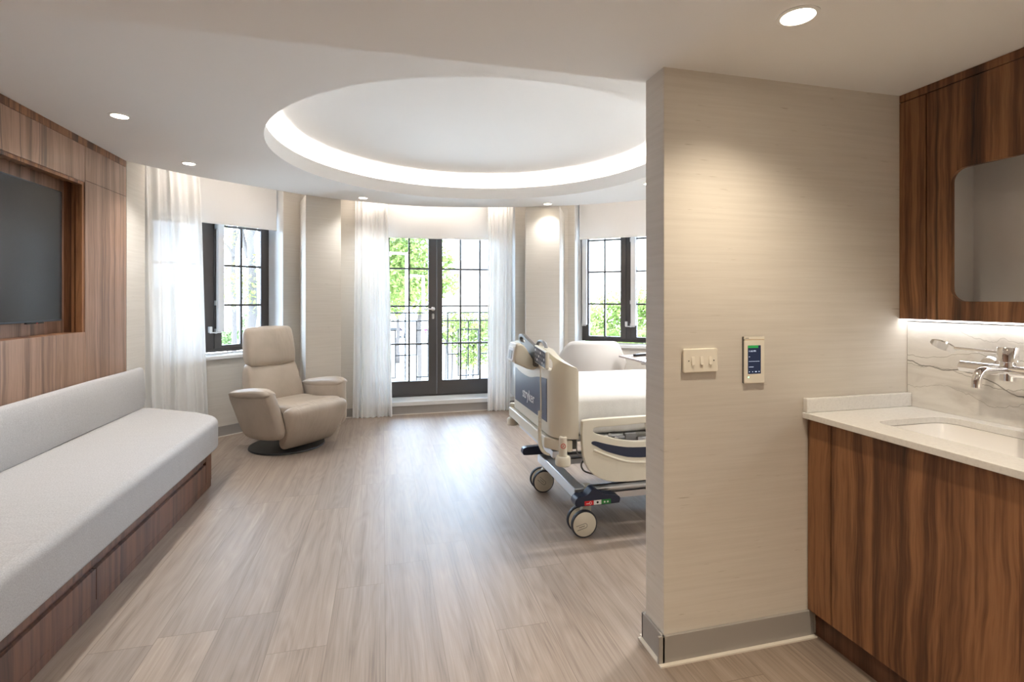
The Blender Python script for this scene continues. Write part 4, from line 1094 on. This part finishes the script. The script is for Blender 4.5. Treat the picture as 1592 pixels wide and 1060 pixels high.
def foliage(bm, blobs, n, size, seed):
    rs = random.Random(seed); tot = sum(r**2 for *_, r in blobs)
    for cx, cy, cz, r in blobs:
        for _ in range(int(n*r*r/tot)):
            d_ = Vector((rs.gauss(0, 1), rs.gauss(0, 1), rs.gauss(0, .8))).normalized()*r*(rs.random()**.4)
            c = Vector((cx, cy, cz))+d_
            a = Vector((rs.gauss(0, 1), rs.gauss(0, 1), rs.gauss(0, 1))).normalized(); b = a.orthogonal().normalized(); b = (Matrix.Rotation(rs.random()*6.28, 3, a) @ b)
            e = a.cross(b); s = size*rs.uniform(.6, 1.3)
            vs = [bm.verts.new(c+b*s*.9), bm.verts.new(c+e*s*.4), bm.verts.new(c-b*s*.9), bm.verts.new(c-e*s*.4)]
            bm.faces.new(vs)
def tree(pos, label, crown, trunk_r, n, size, mat, seed, branches=(), group='trees across the street'):
    t = thing('tree', label, 'tree', (pos[0], pos[1], GZ), 0, group); o = t.location
    rs = random.Random(seed)
    bm = B(); top = pos[2]
    pts = [(rs.uniform(-.02, .02)*k, rs.uniform(-.02, .02)*k, (top-GZ)*k/6) for k in range(7)]
    tube(bm, pts, [trunk_r*(1-.09*k) for k in range(7)], 10)
    for br in branches: 
        tube(bm, smoothcurve([(x-o.x, y-o.y, z-o.z) for x, y, z in br], 4, closed=False), [max(.02, trunk_r*.5*(1-.8*i/(4*(len(br)-1)))) for i in range(4*(len(br)-1)+1)], 8)
    mesh('trunk', bm, 'bark', t, smooth=True)
    bm = B(); foliage(bm, [(x-o.x, y-o.y, z-o.z, r) for x, y, z, r in crown], n, size, seed); mesh('foliage', bm, mat, t, recalc=False)
def ob(u, v, dd, r): return out(u, v, dd)+(r,)
p = out(653, 430, 24)
tree(p, 'leafy green tree across the street seen through the double doors', [ob(650, 400, 24, 1.5), ob(620, 420, 24, 1.6), ob(590, 400, 25, 1.8), ob(640, 355, 25, 1.7), ob(672, 440, 24, .9), ob(692, 440, 24, .75), ob(690, 405, 24, .6), ob(650, 455, 23, 1.1), ob(615, 462, 24, 1.0), ob(600, 340, 24, 2.0)], .16, 9000, .14, 'leaf', 3)
p = out(618, 480, 40)
tree(p, 'tall street tree farther down the road behind the leafy one', [ob(612, 430, 40, 2.4), ob(580, 410, 40, 2.6), ob(640, 440, 41, 2.0), ob(600, 470, 41, 1.6)], .2, 4000, .22, 'leafd', 4, )
p = out(388, 345, 13)
tree(p, 'thick-trunked tree close outside the window behind the recliner', [ob(392, 440, 13, .55), ob(372, 455, 12.5, .5), ob(360, 430, 13, .45), ob(400, 470, 13, .5), ob(410, 410, 13, .4), ob(350, 470, 13, .35), ob(395, 300, 13, 1.0), ob(355, 365, 14, .5)], .17, 1300, .06, 'leaf', 5,
     [(out(388, 400, 13), out(380, 380, 13), out(374, 345, 13), out(366, 300, 13)), (out(388, 370, 13), out(398, 350, 13), out(410, 335, 13), out(420, 300, 13))], 'trees by the recliner window')
p = out(364, 330, 15)
tree(p, 'slim forked tree beside the thick trunk outside the window', [ob(352, 355, 15, .6), ob(345, 320, 15, .9), ob(356, 440, 15, .4)], .10, 420, .07, 'leafd', 6,
     [(out(364, 400, 15), out(356, 385, 15), out(349, 378, 15), out(335, 370, 15)), (out(364, 380, 15), out(370, 362, 15), out(378, 345, 15))], 'trees by the recliner window')
def bush(name, label, blobs, n, size, mat, seed, cat='hedge', group=None):
    c = blobs[0]; t = empty(name, (c[0], c[1], GZ)); tag(t, label, cat, group)
    bm = B(); foliage(bm, [(x-c[0], y-c[1], z-GZ, r) for x, y, z, r in blobs], n, size, seed); mesh('foliage', bm, mat, t, recalc=False)
    bm = B()
    for x, y, z, r in blobs[::2]: tube(bm, [(x-c[0], y-c[1], 0), (x-c[0]+.1, y-c[1], z-GZ)], [.06, .03], 6)
    mesh('stems', bm, 'bark', t)
bush('tall_hedge', 'tall green hedge outside the window beyond the tub chair', [ob(u, v, 17, r) for u, v, r in ((930, 492, .7), (955, 478, .6), (985, 480, .6), (1010, 475, .7), (905, 500, .7), (1035, 480, .7), (968, 505, .6), (925, 515, .5), (1000, 508, .6), (950, 522, .5))], 3600, .10, 'leaf', 8)
bush('low_hedge', 'pale green lower hedge under the tall one', [ob(u, v, 15, r) for u, v, r in ((915, 530, .5), (940, 535, .5), (965, 532, .5), (990, 535, .5), (1015, 532, .5))], 2200, .09, 'leaf', 9)
bush('climbing_hedge', 'green climbing hedge past the balcony seen through the door pane', [ob(u, v, 19, r) for u, v, r in ((700, 505, .5), (715, 500, .5), (733, 512, .6), (748, 505, .6), (722, 535, .55), (738, 555, .5), (758, 540, .7), (770, 510, .8), (700, 525, .35), (725, 560, .4), (690, 520, .3))], 3800, .09, 'leaf', 10)
bush('garden_shrub', 'dark round garden shrub low outside the window', [ob(u, v, 20, r) for u, v, r in ((358, 522, .35), (368, 518, .3), (350, 528, .3), (383, 500, .35))], 1400, .07, 'leafd', 11, 'shrub')

# houses
def house(pos, wd, dp, ht, rise, label, wins, rz=0, name='street_house'):
    h = thing(name, label, 'building', (pos[0], pos[1], GZ), rz, 'houses across the street')
    bm = B(); box(bm, -wd/2, wd/2, 0, dp, 0, ht); mesh('walls', bm, 'stucco', h)
    bm = B(); extr(bm, [(-wd/2-.4, ht), (wd/2+.4, ht), (0, ht+rise)], XZ, -.4, dp+.4); mesh('roof', bm, 'roofm', h)
    for x, z in wins:
        bm = B(); box(bm, x-.55, x+.55, -.06, .05, z, z+1.6); f = mesh('window', bm, 'white', h)
        bm = B(); box(bm, x-.46, x+.46, -.075, -.061, z+.1, z+1.5); mesh('pane', bm, 'palepane', f)
p = out(752, 470, 80); house(p, 15, 10, 8.6, 4.2, 'pale gabled house beyond the double doors', [(-4.5, 1.2), (-1.5, 1.2), (2.5, 1.2), (-4.5, 4.9), (-1.5, 4.9), (2.5, 4.9)], R(-16))
p = out(930, 470, 60); house(p, 14, 9, 12.5, 3.0, 'tall pale house showing through the window by the bed', [(-4, 1.2), (0, 1.2), (4, 1.2), (-4, 5), (0, 5), (4, 5), (-4, 8.6), (0, 8.6)], R(-24))
p = out(372, 480, 48); house(p, 22, 9, 5.0, 2.0, 'low pale building beyond the tree trunks', [(-6, 1.2), (-2, 1.2), (2, 1.2), (6, 1.2)], R(30))
# garden wall, lamp posts, bicycle, car, people
bm = B(); a = out(330, 505, 27); b = out(420, 505, 27)
box(bm, 0, 1, 0, .02, 0, 1, lambda x, y, z: (a[0]+(b[0]-a[0])*x*1.6-1, a[1]+(b[1]-a[1])*x*1.6+y*10, GZ+z*(3.2))); tag(mesh('garden_wall', bm, 'stucco'), 'pale garden wall behind the dark shrub', 'garden wall')
def lamp_post(u, dd, vtop, ua, label):
    p = out(u, vtop, dd); q = out(ua, vtop, dd)
    t = thing('lamp_post', label, 'lamp post', (p[0], p[1], GZ), 0, 'street lamps outside the doors')
    bm = B(); tube(bm, [(0, 0, 0), (0, 0, p[2]-GZ)], [.07, .045], 10); mesh('pole', bm, 'lamp', t, auto=40)
    bm = B(); tube(bm, [(0, 0, p[2]-GZ-.03), (q[0]-p[0], q[1]-p[1], p[2]-GZ)], .035, 8); mesh('arm', bm, 'lamp', t, auto=40)
    bm = B(); box(bm, q[0]-p[0]-.2, q[0]-p[0]+.05, q[1]-p[1]-.08, q[1]-p[1]+.08, p[2]-GZ-.09, p[2]-GZ-.02); mesh('lantern', bm, 'lamp', t, bevel=.02)
lamp_post(632, 16, 393, 606, 'taller pale lamp post outside the double doors'); lamp_post(658, 18, 428, 638, 'shorter pale lamp post with a square arm outside the doors')
def wheel(bm, c, r): lathe(bm, [(r-.025, -.018), (r, -.018), (r, .018), (r-.025, .018), (r-.025, -.018)], c, 'Y', 24, False)
p = out(636, 580, 33); bk = thing('bicycle', 'parked bicycle on the pavement below the balcony', 'bicycle', (p[0], p[1], GZ), R(20))
for x in (-.5, .5): 
    bm = B(); wheel(bm, (x, 0, .34), .34); mesh('wheel', bm, 'rubber', bk)
bm = B()
for q in (((-.5, 0, .34), (-.1, 0, .32), (.33, 0, .78), (-.22, 0, .82), (-.1, 0, .32)), ((-.5, 0, .34), (-.22, 0, .82), (-.25, 0, .95)), ((.5, 0, .34), (.33, 0, .78), (.3, 0, 1.0))): tube(bm, q, .018, 6)
mesh('frame', bm, 'carb', bk)
bm = B(); tube(bm, [(.22, -.26, 1.0), (.3, 0, 1.02), (.22, .26, 1.0)], .014, 6); mesh('handlebar', bm, 'black', bk)
bm = B(); box(bm, -.38, -.14, -.07, .07, .94, 1.0); mesh('saddle', bm, 'black', bk, bevel=.03)
p = out(612, 515, 66); car = thing('car', 'silver car parked under the street trees', 'car', (p[0], p[1], GZ), R(25))
bm = B(); extr(bm, smoothcurve([(-2.1, .35), (-2.1, .75), (-1.5, .9), (-.9, 1.42), (.5, 1.45), (1.2, .95), (2.0, .8), (2.1, .4), (1.5, .28), (-1.5, .28)], 3), XZ, -.85, .85); mesh('body', bm, 'carb', car, bevel=.06)
bm = B(); extr(bm, [(-1.2, .95), (-.85, 1.36), (.45, 1.38), (1.0, .95)], XZ, -.87, .87); mesh('windows', bm, 'screen', car)
for x in (-1.3, 1.3):
    for y in (-.8, .8): bm = B(); lathe(bm, [(.001, -.1), (.32, -.1), (.32, .1), (.001, .1)], (x, y, .32), 'Y', 20); mesh('wheel', bm, 'rubber', car)
bm = B(); box(bm, -2.13, -2.0, -.7, .7, .6, .75); mesh('tail_lights', bm, 'carr', car)
def person(u, dd, top, label, h=1.7, ph=.3):
    p = out(u, 500, dd); t = thing('person', label, 'person', (p[0], p[1], GZ), R(30), 'pedestrians on the far pavement')
    me = bpy.data.meshes.new('body'); V = [(0, 0, .92), (0, 0, 1.18), (0, 0, 1.42), (0, 0, 1.50), (0, -.01, 1.60), (0, 0, 1.70), (.1, 0, .88), (.11, -.12*ph, .48), (.11, .25*ph, .06), (.12, .05, .03), (-.1, 0, .88), (-.11, .35*ph, .48), (-.11, .7*ph, .06), (-.11, .5*ph, .03), (.2, 0, 1.38), (.25, .12*ph, 1.10), (.24, -.2*ph, .86), (.24, -.25*ph, .76), (-.2, 0, 1.38), (-.25, -.05, 1.10), (-.24, -.22, .88), (-.24, -.26, .79)]
    Ed = [(0, 1), (1, 2), (2, 3), (3, 4), (4, 5), (0, 6), (6, 7), (7, 8), (8, 9), (0, 10), (10, 11), (11, 12), (12, 13), (2, 14), (14, 15), (15, 16), (16, 17), (2, 18), (18, 19), (19, 20), (20, 21)]
    rad = [.15, .13, .15, .06, .095, .07, .09, .06, .04, .035, .09, .06, .04, .035, .06, .045, .033, .03, .06, .045, .033, .03]
    me.from_pydata(V, Ed, []); o = bpy.data.objects.new('body', me); COL.objects.link(o); o.parent = t; me.materials.append(M['skin'])
    o.modifiers.new('s', 'SKIN'); 
    for i, sv in enumerate(me.skin_vertices[0].data): sv.radius = (rad[i], rad[i]*.85); sv.use_root = (i == 0)
    o.modifiers.new('u', 'SUBSURF').render_levels = 1
    bm = B(); lathe(bm, [(.165, .86), (.185, 1.0), (.165, 1.18), (.19, 1.38), (.12, 1.48), (.07, 1.5)], seg=16); mesh('top', bm, top, t, smooth=True)
    bm = B(); lathe(bm, [(.105, 1.57), (.11, 1.64), (.085, 1.71), (.001, 1.735)], (0, .015, 0), seg=14); mesh('hair', bm, 'mblack', t, smooth=True)
    bm = B(); 
    tube(bm, [(.1, 0, .92), (.11, -.12*ph, .48), (.11, .25*ph, .09)], [.105, .075, .06], 10); tube(bm, [(-.1, 0, .92), (-.11, .35*ph, .48), (-.11, .7*ph, .09)], [.105, .075, .06], 10); mesh('trousers', bm, 'navyp', t, smooth=True)
person(661, 64, 'pink', 'person in a pink top walking on the far pavement'); person(655, 66, 'mwhite', 'person in a white top walking beside the one in pink')

# ------------------------------------------------------------------ daylight and camera
wd = bpy.data.worlds.new('daylight'); scene.world = wd; wd.use_nodes = True
bg = wd.node_tree.nodes['Background']; bg.inputs[0].default_value = (.66, .83, 1.08, 1); bg.inputs[1].default_value = 10.5
sd = bpy.data.lights.new('sun', 'SUN'); sd.energy = 5; sd.angle = R(1.5); sd.color = (1, .95, .86)
so = bpy.data.objects.new('sun', sd); COL.objects.link(so); so.rotation_euler = (R(42), 0, R(-24))
def portal(f, c, hw, zc, hh, y):
    ld = bpy.data.lights.new('window_portal', 'AREA'); ld.shape = 'RECTANGLE'; ld.size = hw*2; ld.size_y = hh*2; ld.cycles.is_portal = True
    o = bpy.data.objects.new('window_portal', ld); COL.objects.link(o)
    p = Vector(f(c, y, zc)); inn = (Vector(f(c, y-1, zc))-p).normalized()
    o.location = p; o.rotation_euler = inn.to_track_quat('-Z', 'Y').to_euler()
portal(fL, cLw, HW, 1.63, .83, .47); portal(fR, cRw, HW, 1.63, .83, .47); portal(fD, .68, .97, 1.28, 1.14, .47)

cam = bpy.data.cameras.new('camera'); co = bpy.data.objects.new('camera', cam); COL.objects.link(co)
cam.sensor_width = 36; cam.sensor_fit = 'HORIZONTAL'; cam.lens = 36*796/1592; cam.shift_y = -65/1592
cam.clip_start = .05; cam.clip_end = 400
co.location = (0, 0, 1.4); co.rotation_euler = (R(90), 0, -math.atan(201/796))
scene.camera = co
vs = scene.view_settings; vs.view_transform = 'Standard'; vs.look = 'None'; vs.gamma = 1; vs.exposure = .98; vs.use_curve_mapping = False
cy = scene.cycles
cy.use_denoising = True
try: cy.denoiser = 'OPENIMAGEDENOISE'
except Exception: pass
cy.max_bounces = 8; cy.diffuse_bounces = 5; cy.glossy_bounces = 4; cy.transmission_bounces = 4; cy.transparent_max_bounces = 12
cy.caustics_reflective = False; cy.caustics_refractive = False
cy.sample_clamp_indirect = 6
cy.use_adaptive_sampling = True; cy.adaptive_threshold = .03
